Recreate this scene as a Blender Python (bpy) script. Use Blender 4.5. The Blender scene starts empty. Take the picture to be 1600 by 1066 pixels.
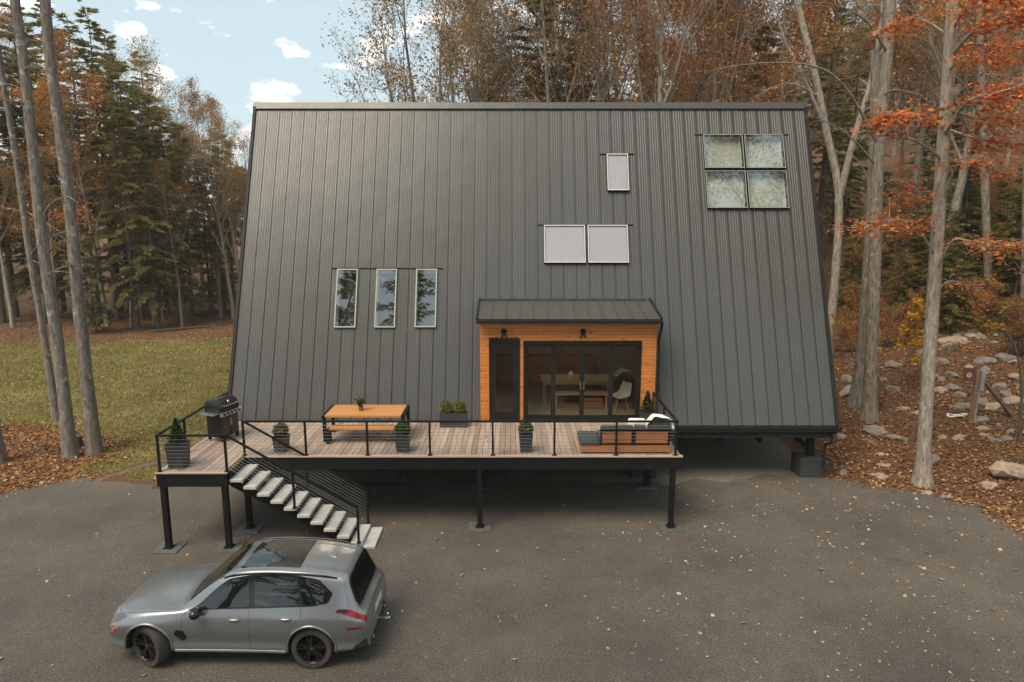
import bpy, bmesh, math, random
import numpy as np
from mathutils import Vector, Matrix, noise as mnoise

# ------------------------------------------------------------------ camera, sky, sun, exposure
scene = bpy.context.scene
COL = scene.collection
CAM_H = 7.9
PITCH = math.radians(10)
FPX = 1066.67
cam = bpy.data.cameras.new('camera'); cam.sensor_width = 36; cam.lens = 24; cam.clip_start = 0.1; cam.clip_end = 2000
cam_o = bpy.data.objects.new('camera', cam); COL.objects.link(cam_o)
cam_o.location = (0, 0, CAM_H); cam_o.rotation_euler = (math.radians(90) - PITCH, 0, 0)
scene.camera = cam_o

SUN_EL, SUN_AZ = math.radians(57), math.radians(220)      # azimuth clockwise from +Y
world = bpy.data.worlds.new('World'); scene.world = world; world.use_nodes = True
wn, wl = world.node_tree.nodes, world.node_tree.links
wn.clear()
w_out = wn.new('ShaderNodeOutputWorld'); w_bg = wn.new('ShaderNodeBackground'); w_bg.inputs['Strength'].default_value = 0.09
sky = wn.new('ShaderNodeTexSky'); sky.sky_type = 'NISHITA'; sky.sun_disc = False
sky.sun_elevation = SUN_EL; sky.sun_rotation = SUN_AZ; sky.dust_density = 1.5; sky.ozone_density = 1.0; sky.air_density = 1.0
tc = wn.new('ShaderNodeTexCoord'); mp = wn.new('ShaderNodeMapping'); mp.inputs['Scale'].default_value = (1, 1, 2.1); mp.inputs['Location'].default_value = (0.62, 0.1, 0.3)
cn = wn.new('ShaderNodeTexNoise'); cn.inputs['Scale'].default_value = 13.0; cn.inputs['Detail'].default_value = 7; cn.inputs['Roughness'].default_value = 0.52
cr = wn.new('ShaderNodeValToRGB'); cr.color_ramp.elements[0].position = 0.575; cr.color_ramp.elements[1].position = 0.66
veil = wn.new('ShaderNodeMix'); veil.data_type = 'RGBA'; veil.inputs[0].default_value = 0.8; veil.inputs[7].default_value = (2.85, 3.45, 3.55, 1)
cl = wn.new('ShaderNodeMix'); cl.data_type = 'RGBA'; cl.inputs[7].default_value = (6.6, 6.5, 6.3, 1)
wl.new(tc.outputs['Generated'], mp.inputs['Vector']); wl.new(mp.outputs[0], cn.inputs['Vector']); wl.new(cn.outputs['Fac'], cr.inputs['Fac'])
wl.new(sky.outputs[0], veil.inputs[6]); wl.new(veil.outputs[2], cl.inputs[6]); wl.new(cr.outputs['Color'], cl.inputs[0])
wl.new(cl.outputs[2], w_bg.inputs['Color']); wl.new(w_bg.outputs[0], w_out.inputs['Surface'])

sun = bpy.data.lights.new('sun', 'SUN'); sun.energy = 1.5; sun.angle = math.radians(34); sun.color = (1, 0.87, 0.69)
sun_o = bpy.data.objects.new('sun', sun); COL.objects.link(sun_o); sun_o.location = (-20, -30, 60)
sd = Vector((math.sin(SUN_AZ) * math.cos(SUN_EL), math.cos(SUN_AZ) * math.cos(SUN_EL), math.sin(SUN_EL)))
sun_o.rotation_euler = sd.to_track_quat('Z', 'Y').to_euler()

scene.view_settings.view_transform = 'Standard'; scene.view_settings.look = 'None'
scene.view_settings.gamma = 1.0; scene.view_settings.exposure = 1.44; scene.view_settings.use_curve_mapping = False
scene.render.engine = 'CYCLES'
scene.cycles.use_denoising = True
scene.cycles.max_bounces = 8; scene.cycles.transparent_max_bounces = 8

# ------------------------------------------------------------------ helpers
R = math.radians
def ray(px, py):
    u = (px - 800) / FPX; v = (533 - py) / FPX
    return Vector((u, math.cos(PITCH) + v * math.sin(PITCH), -math.sin(PITCH) + v * math.cos(PITCH)))
def on_y(px, py, Y):
    r = ray(px, py); t = Y / r.y
    return Vector((r.x * t, Y, CAM_H + r.z * t))

ORG = {}                                   # world origin of each thing
def tag(o, label=None, cat=None, group=None, kind=None):
    if label: o['label'] = label
    if cat: o['category'] = cat
    if group: o['group'] = group
    if kind: o['kind'] = kind
    return o
def thing(name, label, cat, loc=(0, 0, 0), group=None, rz=0.0):
    o = bpy.data.objects.new(name, None); COL.objects.link(o); o.empty_display_size = 0.2
    o.location = loc; o.rotation_euler = (0, 0, rz); ORG[o.name] = Vector(loc)
    return tag(o, label, cat, group)
def link(name, me, parent=None, loc=(0, 0, 0)):
    o = bpy.data.objects.new(name, me); COL.objects.link(o); o.location = loc
    if parent is not None: o.parent = parent
    return o

class MB:
    def __init__(s): s.v = []; s.f = []; s.m = []
    def add(s, V, F, mi=0):
        n = len(s.v); s.v += [tuple(p) for p in V]; s.f += [tuple(i + n for i in f) for f in F]; s.m += [mi] * len(F); return s
    def box(s, x0, x1, y0, y1, z0, z1, mi=0):
        V = [(x0,y0,z0),(x1,y0,z0),(x1,y1,z0),(x0,y1,z0),(x0,y0,z1),(x1,y0,z1),(x1,y1,z1),(x0,y1,z1)]
        return s.add(V, [(3,2,1,0),(4,5,6,7),(0,1,5,4),(1,2,6,5),(2,3,7,6),(3,0,4,7)], mi)
    def bar(s, p0, p1, w, h, up=(0, 0, 1), mi=0):
        p0, p1 = Vector(p0), Vector(p1); d = (p1 - p0).normalized(); up = Vector(up)
        if abs(d.dot(up)) > .98: up = Vector((0, 1, 0))
        a = d.cross(up).normalized() * w / 2; b = a.cross(d).normalized() * h / 2
        V = [p0-a-b, p0+a-b, p0+a+b, p0-a+b, p1-a-b, p1+a-b, p1+a+b, p1-a+b]
        return s.add(V, [(0,1,2,3),(7,6,5,4),(4,5,1,0),(5,6,2,1),(6,7,3,2),(7,4,0,3)], mi)
    def tube(s, P, r, n=6, mi=0, caps=True):
        P = [Vector(p) for p in P]; k = len(P)
        if not hasattr(r, '__len__'): r = [r] * k
        V = []; F = []; ref = None
        for i in range(k):
            d = (P[min(i+1,k-1)] - P[max(i-1,0)])
            d = d.normalized() if d.length > 1e-9 else Vector((0,0,1))
            if ref is None: ref = Vector((1,0,0)) if abs(d.x) < .9 else Vector((0,1,0))
            a = (ref - d * ref.dot(d)).normalized(); b = d.cross(a); ref = a
            for j in range(n):
                t = 2*math.pi*j/n; V.append(P[i] + (a*math.cos(t) + b*math.sin(t)) * r[i])
        for i in range(k-1):
            for j in range(n):
                F.append((i*n+j, i*n+(j+1)%n, (i+1)*n+(j+1)%n, (i+1)*n+j))
        if caps: F.append(tuple(range(n-1,-1,-1))); F.append(tuple((k-1)*n+j for j in range(n)))
        return s.add(V, F, mi)
    def lathe(s, prof, c=(0,0,0), n=20, axis='z', mi=0):
        V = []; F = []; k = len(prof)
        for r, h in prof:
            for j in range(n):
                t = 2*math.pi*j/n; a, b = r*math.cos(t), r*math.sin(t)
                p = (a,b,h) if axis == 'z' else ((a,h,b) if axis == 'y' else (h,a,b))
                V.append((p[0]+c[0],p[1]+c[1],p[2]+c[2]))
        for i in range(k-1):
            for j in range(n):
                F.append((i*n+j, i*n+(j+1)%n, (i+1)*n+(j+1)%n, (i+1)*n+j))
        return s.add(V, F, mi)
    def mesh(s, name, mats, origin=(0,0,0), bevel=0, smooth=None, seg=2):
        ox, oy, oz = origin
        me = bpy.data.meshes.new(name); me.from_pydata([(x-ox,y-oy,z-oz) for x,y,z in s.v], [], s.f)
        if not isinstance(mats, (list, tuple)): mats = [mats]
        for m in mats: me.materials.append(m)
        if len(mats) > 1: me.polygons.foreach_set('material_index', s.m)
        bm = bmesh.new(); bm.from_mesh(me)
        bmesh.ops.recalc_face_normals(bm, faces=bm.faces)
        if bevel: bmesh.ops.bevel(bm, geom=bm.edges[:], offset=bevel, segments=seg, affect='EDGES', profile=.5, clamp_overlap=True)
        bm.to_mesh(me); bm.free()
        if smooth is not None:
            me.polygons.foreach_set('use_smooth', [True]*len(me.polygons)); me.set_sharp_from_angle(angle=R(smooth))
        me.update(); return me
    def build(s, name, mats, parent=None, bevel=0, smooth=None, kind=None):
        root = parent
        while root is not None and root.parent is not None: root = root.parent
        org = ORG.get(root.name, Vector((0,0,0))) if root is not None else Vector((0,0,0))
        o = link(name, s.mesh(name, mats, org, bevel, smooth), parent)
        if kind: o['kind'] = kind
        return o

def ellipsoid(mb, c, r, nu=12, nv=8, mi=0, jit=0, seed=0):
    rng = random.Random(seed); V = []; F = []
    for i in range(nv+1):
        ph = math.pi*i/nv
        for j in range(nu):
            t = 2*math.pi*j/nu; k = 1 + (rng.uniform(-jit,jit) if 0 < i < nv else 0)
            V.append((c[0]+r[0]*k*math.sin(ph)*math.cos(t), c[1]+r[1]*k*math.sin(ph)*math.sin(t), c[2]+r[2]*k*math.cos(ph)))
    for i in range(nv):
        for j in range(nu):
            F.append((i*nu+j, (i+1)*nu+j, (i+1)*nu+(j+1)%nu, i*nu+(j+1)%nu))
    mb.add(V, F, mi)

def quads_mesh(name, V, mat):              # V: (N,4,3)
    N = len(V); me = bpy.data.meshes.new(name)
    me.vertices.add(4*N); me.vertices.foreach_set('co', np.asarray(V, dtype=np.float32).ravel())
    me.loops.add(4*N); me.loops.foreach_set('vertex_index', np.arange(4*N, dtype=np.int32))
    me.polygons.add(N); me.polygons.foreach_set('loop_start', np.arange(0, 4*N, 4, dtype=np.int32))
    me.polygons.foreach_set('loop_total', np.full(N, 4, dtype=np.int32))
    me.materials.append(mat); me.update(calc_edges=True); me.validate(); return me

def leaf_quads(C, size, rng, flat=0.0, aspect=.62, droop=0.0):
    C = np.asarray(C, dtype=float); N = len(C)
    u = rng.normal(size=(N,3)); u[:,2] = u[:,2]*(1-flat) - droop; u /= np.linalg.norm(u, axis=1)[:,None]
    t = rng.normal(size=(N,3)); t[:,2] *= (1-flat)
    w = np.cross(u, np.cross(u, t) if flat == 0 else np.tile([0,0,1.0],(N,1)) + .35*rng.normal(size=(N,3)))
    w /= (np.linalg.norm(w, axis=1)[:,None] + 1e-9)
    s = size * rng.uniform(.6, 1.3, size=(N,1))
    n = np.cross(u, w) * s * rng.uniform(-.18,.18,size=(N,1))
    a = u*s*.5; b = w*s*.5*aspect
    return np.stack([C-a, C-b*1.0+a*.1+n, C+a, C+b+a*.1+n], axis=1)

# ------------------------------------------------------------------ materials
def new_mat(name):
    m = bpy.data.materials.new(name); m.use_nodes = True; nt = m.node_tree; nt.nodes.clear()
    out = nt.nodes.new('ShaderNodeOutputMaterial'); return m, nt, out
def N(nt, t, **kw):
    n = nt.nodes.new(t)
    for k, v in kw.items():
        if k in n.inputs: n.inputs[k].default_value = v
        else: setattr(n, k, v)
    return n
def rgba(c): return (c[0], c[1], c[2], 1)
def ramp(nt, fac, stops):
    r = nt.nodes.new('ShaderNodeValToRGB'); e = r.color_ramp.elements
    while len(e) < len(stops): e.new(.5)
    for i, (p, c) in enumerate(stops): e[i].position = p; e[i].color = rgba(c)
    nt.links.new(fac, r.inputs['Fac']); return r.outputs['Color']
def mixc(nt, fac, a, b, mode='MIX'):
    m = nt.nodes.new('ShaderNodeMix'); m.data_type = 'RGBA'; m.blend_type = mode
    for sock, val in ((0, fac), (6, a), (7, b)):
        if isinstance(val, (int, float)): m.inputs[sock].default_value = val
        elif isinstance(val, tuple): m.inputs[sock].default_value = rgba(val)
        else: nt.links.new(val, m.inputs[sock])
    return m.outputs[2]
def coords(nt, scale=(1,1,1), kind='Object', rot=(0,0,0)):
    t = nt.nodes.new('ShaderNodeTexCoord'); m = nt.nodes.new('ShaderNodeMapping'); m.inputs['Scale'].default_value = scale; m.inputs['Rotation'].default_value = rot
    nt.links.new(t.outputs[kind], m.inputs['Vector']); return m.outputs[0]
def noise(nt, vec, scale, detail=4, rough=.55):
    n = N(nt, 'ShaderNodeTexNoise', Scale=scale, Detail=detail, Roughness=rough); nt.links.new(vec, n.inputs['Vector']); return n.outputs['Fac']
def bump(nt, h, strength, dist=.02):
    b = N(nt, 'ShaderNodeBump', Strength=strength, Distance=dist); nt.links.new(h, b.inputs['Height']); return b.outputs[0]
def simple(name, c, rough=.6, metal=0, var=.25, scale=3, bmp=.1, bscale=40, stretch=(1,1,1), spec=.5, objvar=0):
    m, nt, out = new_mat(name); p = N(nt, 'ShaderNodeBsdfPrincipled', Roughness=rough, Metallic=metal)
    p.inputs['Specular IOR Level'].default_value = spec
    v = coords(nt, stretch); f = noise(nt, v, scale)
    col = ramp(nt, f, [(.3, tuple(x*(1-var) for x in c)), (.7, tuple(min(1,x*(1+var)) for x in c))])
    if objvar:
        oi = nt.nodes.new('ShaderNodeObjectInfo')
        g = ramp(nt, oi.outputs['Random'], [(0,(1-objvar,)*3),(1,(1+objvar,)*3)]) if objvar < .01 else ramp(nt, oi.outputs['Random'], [(0,(1-objvar,1-objvar,1-objvar)),(1,(1,1,1))])
        col = mixc(nt, 1.0, col, g, 'MULTIPLY')
    nt.links.new(col, p.inputs['Base Color'])
    if bmp: nt.links.new(bump(nt, noise(nt, v, bscale, 3), bmp), p.inputs['Normal'])
    nt.links.new(p.outputs[0], out.inputs['Surface']); return m
def leafmat(name, stops, trans=.35, objvar=None, rough=.6, patch=None):
    m, nt, out = new_mat(name); g = nt.nodes.new('ShaderNodeNewGeometry')
    col = ramp(nt, g.outputs['Random Per Island'], stops)
    if objvar:
        oi = nt.nodes.new('ShaderNodeObjectInfo'); col = mixc(nt, 1.0, col, ramp(nt, oi.outputs['Random'], objvar), 'MULTIPLY')
    if patch: col = mixc(nt, ramp(nt, noise(nt, coords(nt), .38, 5, .6), [(.42,(0,0,0)),(.66,(1,1,1))]), col, patch)
    d = N(nt, 'ShaderNodeBsdfDiffuse'); t = N(nt, 'ShaderNodeBsdfTranslucent'); mx = N(nt, 'ShaderNodeMixShader'); mx.inputs[0].default_value = trans
    nt.links.new(col, d.inputs['Color']); nt.links.new(col, t.inputs['Color']); nt.links.new(d.outputs[0], mx.inputs[1]); nt.links.new(t.outputs[0], mx.inputs[2])
    nt.links.new(mx.outputs[0], out.inputs['Surface']); return m
def glassmat(name, ior=1.5, tint=(1,1,1)):
    m, nt, out = new_mat(name)
    fr = N(nt, 'ShaderNodeFresnel', IOR=ior); tr = N(nt, 'ShaderNodeBsdfTransparent'); tr.inputs['Color'].default_value = rgba(tint)
    gl = N(nt, 'ShaderNodeBsdfGlossy', Roughness=.01); mx = N(nt, 'ShaderNodeMixShader')
    v = coords(nt); nt.links.new(bump(nt, noise(nt, v, 1.3, 1), .02, .05), gl.inputs['Normal'])
    ge = nt.nodes.new('ShaderNodeNewGeometry'); iv = N(nt, 'ShaderNodeMath', operation='SUBTRACT'); iv.inputs[0].default_value = 1.0; nt.links.new(ge.outputs['Backfacing'], iv.inputs[1])
    mf = N(nt, 'ShaderNodeMath', operation='MULTIPLY'); nt.links.new(fr.outputs[0], mf.inputs[0]); nt.links.new(iv.outputs[0], mf.inputs[1])   # reflect at the outer face only
    nt.links.new(mf.outputs[0], mx.inputs[0]); nt.links.new(tr.outputs[0], mx.inputs[1]); nt.links.new(gl.outputs[0], mx.inputs[2]); nt.links.new(mx.outputs[0], out.inputs['Surface']); return m

M = {}
def roof_metal(name, c):
    m, nt, out = new_mat(name); p = N(nt, 'ShaderNodeBsdfPrincipled', Roughness=.36)
    v = nt.nodes.new('ShaderNodeNewGeometry').outputs['Position']; oi = nt.nodes.new('ShaderNodeObjectInfo')
    st = N(nt, 'ShaderNodeVectorMath', operation='MULTIPLY'); st.inputs[1].default_value = (6,.5,.5); nt.links.new(v, st.inputs[0])
    f = noise(nt, st.outputs[0], 2.0, 4)
    col = ramp(nt, f, [(.25, tuple(x*.93 for x in c)), (.75, tuple(x*1.07 for x in c))])
    col = mixc(nt, 1.0, col, ramp(nt, oi.outputs['Random'], [(0,(.90,.90,.90)),(1,(1,1,1))]), 'MULTIPLY')
    nt.links.new(col, p.inputs['Base Color'])
    rr = nt.nodes.new('ShaderNodeMapRange'); rr.inputs['To Min'].default_value = .24; rr.inputs['To Max'].default_value = .36
    nt.links.new(noise(nt, v, .8, 3), rr.inputs['Value']); nt.links.new(rr.outputs[0], p.inputs['Roughness'])
    nt.links.new(bump(nt, noise(nt, v, 1.1, 2), .22, .05), p.inputs['Normal'])
    nt.links.new(p.outputs[0], out.inputs['Surface']); return m
M['roof'] = roof_metal('charcoal_standing_seam_metal', (.070,.0695,.064))
M['trim'] = simple('black_painted_trim', (.013,.013,.012), .55, bmp=.03, spec=.25)
M['steel'] = simple('black_powder_coated_steel', (.009,.0085,.008), .6, bmp=.04, spec=.2)
M['cable'] = simple('stainless_cable', (.45,.44,.42), .35, metal=.9, bmp=0)
M['frame'] = simple('pale_window_frame', (.33,.35,.31), .5, var=.1, bmp=.02)
M['shaft'] = simple('pale_green_window_reveal', (.66,.68,.60), .7, var=.08, bmp=0)
M['sky_backing'] = simple('pale_sky_reflection_backing', (.47,.47,.43), .8, var=.2, scale=1.2, bmp=0)  # pale tone standing in for white sky mirrored in the four-pane window
M['blind'] = simple('white_window_blind', (.36,.355,.385), .6, var=.03, bmp=0)
M['dark'] = simple('unlit_room_backing', (.03,.027,.023), .8, bmp=0)  # dark tone standing in for the unlit room behind the slim windows
M['glass'] = glassmat('roof_window_glass', 3.2, (.93,.95,.92))
M['doorglass'] = glassmat('door_glass', 1.6, (.86,.87,.84))
M['blindglass'] = glassmat('blind_window_glass', 1.35, (.97,.97,.97))
M['concrete'] = simple('concrete', (.30,.30,.27), .85, var=.15, scale=4, bmp=.2)
M['tread'] = simple('pale_concrete_tread', (.46,.45,.42), .8, var=.1, scale=5, bmp=.12)
M['block'] = simple('dark_concrete_block', (.035,.037,.034), .85, var=.3, bmp=.3)
M['pad'] = simple('slate_footing_pad', (.085,.092,.085), .7, var=.25, scale=6, bmp=.2)
def wood(name, c, axis, rough=.6, objvar=.35, contrast=.3, knots=False, gs=1.0):
    st = {'x': (.6,9,9), 'y': (9,.6,9), 'z': (9,9,.6)}[axis]; st = tuple(a*gs for a in st)
    m, nt, out = new_mat(name); p = N(nt, 'ShaderNodeBsdfPrincipled', Roughness=rough)
    oi = nt.nodes.new('ShaderNodeObjectInfo'); t = nt.nodes.new('ShaderNodeTexCoord'); ad = nt.nodes.new('ShaderNodeVectorMath'); ad.operation = 'MULTIPLY_ADD'
    ad.inputs[1].default_value = st; cx = nt.nodes.new('ShaderNodeCombineXYZ')
    ml = nt.nodes.new('ShaderNodeMath'); ml.operation = 'MULTIPLY'; ml.inputs[1].default_value = 57
    nt.links.new(oi.outputs['Random'], ml.inputs[0])
    for i in range(3): nt.links.new(ml.outputs[0], cx.inputs[i])
    nt.links.new(t.outputs['Object'], ad.inputs[0]); nt.links.new(cx.outputs[0], ad.inputs[2]); v = ad.outputs[0]
    f = noise(nt, v, 1.6, 6, .65)
    col = ramp(nt, f, [(.28, tuple(x*(1-contrast) for x in c)), (.72, tuple(min(1,x*(1+contrast)) for x in c))])
    if objvar: col = mixc(nt, 1.0, col, ramp(nt, oi.outputs['Random'], [(0,(1-objvar,1-objvar*1.1,1-objvar*1.15)),(.5,(1-objvar*.4,)*3),(1,(1,1,1))]), 'MULTIPLY')
    if knots:
        vo = N(nt, 'ShaderNodeTexVoronoi', Scale=3.4); nt.links.new(coords(nt, (1,1,2.5)), vo.inputs['Vector'])
        col = mixc(nt, ramp(nt, vo.outputs['Distance'], [(.10,(1,1,1)),(.20,(0,0,0))]), col, (.10,.035,.012))
    nt.links.new(col, p.inputs['Base Color']); nt.links.new(bump(nt, f, .15, .01), p.inputs['Normal'])
    nt.links.new(p.outputs[0], out.inputs['Surface']); return m
M['deck'] = wood('weathered_deck_board', (.40,.30,.235), 'y', .7, .38)
M['deckedge'] = wood('deck_edge_board', (.40,.29,.22), 'x', .7, .1)
M['cedar'] = wood('orange_cedar_cladding', (.56,.195,.042), 'x', .5, 0, .28, knots=True)
M['teak'] = wood('oiled_teak', (.50,.215,.06), 'x', .45, .15, .22)
M['teakd'] = wood('red_brown_teak', (.40,.15,.05), 'x', .5, .2, .3)
M['pine_wood'] = wood('pale_pine', (.50,.36,.20), 'x', .55, .1, .15)
M['cushion'] = simple('charcoal_cushion_fabric', (.045,.05,.052), .9, var=.15, bmp=.3, bscale=120)
M['white_cloth'] = simple('white_throw_fabric', (.70,.68,.63), .9, var=.1, bmp=.4, bscale=60)
M['planter'] = simple('dark_grey_planter', (.035,.036,.038), .6, var=.15)
M['soil'] = simple('potting_soil', (.03,.02,.014), .95, var=.4, bmp=.6)
M['terracotta'] = simple('brown_clay_pot', (.16,.075,.045), .7)
M['grill_black'] = simple('black_grill_enamel', (.012,.012,.012), .25, bmp=0)
M['grill_steel'] = simple('brushed_grill_steel', (.5,.5,.49), .3, metal=.9, var=.08, bmp=0)
M['whiteplastic'] = simple('white_moulded_plastic', (.65,.63,.58), .45, var=.04, bmp=0)
M['plaster'] = simple('warm_interior_wall', (.42,.33,.24), .85, var=.2, bmp=.05)
M['intfloor'] = wood('interior_floor_board', (.28,.21,.14), 'y', .4, .1)
M['globe'], nt_, out_ = new_mat('lit_opal_lamp_globe'); pg_ = N(nt_, 'ShaderNodeBsdfPrincipled', Roughness=.3); pg_.inputs['Base Color'].default_value = (.75,.72,.64,1)
pg_.inputs['Emission Color'].default_value = (1,.78,.5,1); pg_.inputs['Emission Strength'].default_value = 7.0; nt_.links.new(pg_.outputs[0], out_.inputs['Surface'])

# bark
def bark(name, c1, c2, lichen=None, scale=13):
    m, nt, out = new_mat(name); p = N(nt, 'ShaderNodeBsdfPrincipled', Roughness=.9)
    v = coords(nt, (1,1,.22)); f = noise(nt, v, scale, 8, .7)
    col = ramp(nt, f, [(.36, c1), (.64, c2)])
    if lichen:
        col = mixc(nt, ramp(nt, noise(nt, coords(nt), 3.2, 4, .6), [(.6,(0,0,0)),(.68,(1,1,1))]), col, lichen)
    nt.links.new(col, p.inputs['Base Color']); nt.links.new(bump(nt, f, .8, .05), p.inputs['Normal'])
    nt.links.new(p.outputs[0], out.inputs['Surface']); return m
M['bark_pine'] = bark('grey_pine_bark', (.10,.082,.067), (.28,.235,.195), (.36,.36,.30))
M['bark_grey'] = bark('grey_tree_bark', (.10,.082,.063), (.31,.265,.205), (.30,.29,.22))
M['bark_pale'] = bark('pale_tree_bark', (.15,.125,.097), (.42,.36,.285), (.36,.35,.28))
M['bark_dark'] = bark('dark_conifer_bark', (.05,.038,.029), (.14,.108,.08))
TINT = [(0,(.78,.74,.70)),(.5,(.9,.88,.85)),(1,(1,1,1))]
M['leaf_rust'] = leafmat('rust_autumn_leaf', [(0,(.26,.11,.035)),(.4,(.44,.19,.06)),(.75,(.56,.27,.085)),(1,(.58,.37,.15))], .4, TINT)
M['leaf_olive'] = leafmat('olive_autumn_leaf', [(0,(.26,.17,.065)),(.5,(.42,.28,.11)),(1,(.54,.36,.15))], .4, TINT)
M['leaf_red'] = leafmat('orange_red_leaf', [(0,(.36,.08,.028)),(.35,(.58,.16,.045)),(.7,(.70,.25,.075)),(1,(.74,.38,.17))], .5)
M['leaf_orange'] = leafmat('orange_leaf', [(0,(.30,.10,.03)),(.5,(.46,.18,.05)),(1,(.56,.29,.09))], .4)
M['leaf_yellow'] = leafmat('yellow_leaf', [(0,(.42,.20,.03)),(.5,(.62,.34,.05)),(1,(.70,.48,.10))], .4)
M['needle'] = leafmat('conifer_needle', [(0,(.10,.098,.034)),(.5,(.20,.188,.062)),(.85,(.28,.25,.09)),(1,(.36,.29,.115))], .5, [(0,(.85,.84,.78)),(1,(1.0,1.0,1.0))])
M['needle_light'] = leafmat('pale_conifer_needle', [(0,(.15,.14,.05)),(.5,(.27,.24,.085)),(1,(.40,.32,.13))], .48, [(0,(.75,.78,.7)),(1,(1,1,1))])
M['boxwood'] = leafmat('boxwood_leaf', [(0,(.025,.04,.012)),(.6,(.07,.10,.028)),(1,(.16,.19,.055))], .3)
M['cypress'] = leafmat('cypress_needle', [(0,(.018,.03,.014)),(.6,(.045,.065,.028)),(1,(.08,.10,.045))], .25)
M['goldshrub'] = leafmat('yellow_green_shrub', [(0,(.09,.09,.02)),(.6,(.19,.18,.045)),(1,(.30,.27,.08))], .35)
M['litter'] = leafmat('fallen_oak_leaf', [(0,(.12,.055,.027)),(.35,(.24,.112,.05)),(.7,(.36,.18,.082)),(.93,(.46,.27,.14)),(1,(.55,.41,.27))], .2)
M['dryleaf'] = leafmat('pale_dry_leaf', [(0,(.28,.13,.06)),(.4,(.42,.25,.14)),(.8,(.52,.38,.26)),(1,(.60,.50,.40))], .2)
M['grass'] = leafmat('lawn_grass_blade', [(0,(.12,.12,.028)),(.5,(.23,.21,.06)),(.85,(.35,.285,.105)),(1,(.46,.37,.17))], .3, patch=(.36,.27,.12))

# ------------------------------------------------------------------ terrain
def sstep(a, b, x):
    t = min(1, max(0, (x-a)/(b-a))); return t*t*(3-2*t)
def terrain(x, y):
    s = .75*x + .66*y - 21.2
    k = max(0.0, s); z = .23*k*k/(k+2.2)
    if s > 0: z += .22*min(1,k/4)*mnoise.noise(Vector((x*.25,y*.25,0))) + .08*min(1,k/2)*mnoise.noise(Vector((x*.9,y*.9,3)))
    z *= 1 - .9*sstep(10,-24,x)
    l = max(0, -13.5 - x) ; z += .012*l*sstep(16,24,y) + .035*mnoise.noise(Vector((x*.4,y*.4,7)))*sstep(-9.5,-13,x)
    z += sstep(80,170,y)*5*sstep(-60,40,x)
    return z
def on_ground(px, py):
    r = ray(px, py); t = 3.0
    for i in range(4000):
        p = r*t
        if CAM_H + p.z <= terrain(p.x, p.y): break
        t += .05
    return Vector((p.x, p.y, terrain(p.x, p.y)))
def poly_in(x, y, P):
    c = False; n = len(P); j = n-1
    for i in range(n):
        if (P[i][1] > y) != (P[j][1] > y) and x < (P[j][0]-P[i][0])*(y-P[i][1])/(P[j][1]-P[i][1])+P[i][0]: c = not c
        j = i
    return c
def edge_dist(x, y, P):
    d = 1e9; n = len(P); p = Vector((x,y))
    for i in range(n):
        a = Vector(P[i]); b = Vector(P[(i+1)%n]); ab = b-a
        t = max(0,min(1,(p-a).dot(ab)/max(ab.length_squared,1e-9))); d = min(d,(a+ab*t-p).length)
    return d
DRIVE = [(-40,-30),(-40,10),(-24,15.5),(-17.5,17.6),(-14.9,18.8),(-14.3,19.7),(-13.2,20.1),(-11.9,19.7),(-10.6,19.35),(-8.6,19.6),(-4,19.9),(1,19.9),(5.1,19.75),(6.9,20.05),(9.15,20.75),(9.9,20.2),(11,19.5),(12.1,19.05),(12.9,18.1),(13.15,16.4),(14.2,13.5),(16,9),(20,0),(22,-30)]
LAWN = [(-60,26),(-30,24.5),(-19.5,25.5),(-16.4,24.6),(-14.1,23.6),(-13.6,21.6),(-14.0,20.7),(-12.6,20.3),(-10.4,19.8),(-8.4,19.8),(-8.2,27),(-8.6,40),(-12,46),(-22,45),(-34,42),(-60,40)]

PATH = [(-12.9,19.9),(-11.9,21.4),(-10.9,22.6),(-9.9,24.6)]
def path_d(x, y):
    return min((Vector((x,y)) - (Vector(a)+(Vector(b)-Vector(a))*max(0,min(1,(Vector((x,y))-Vector(a)).dot(Vector(b)-Vector(a))/(Vector(b)-Vector(a)).length_squared)))).length for a,b in zip(PATH,PATH[1:])) + .15*mnoise.noise(Vector((x*1.5,y*1.5,4)))

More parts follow.
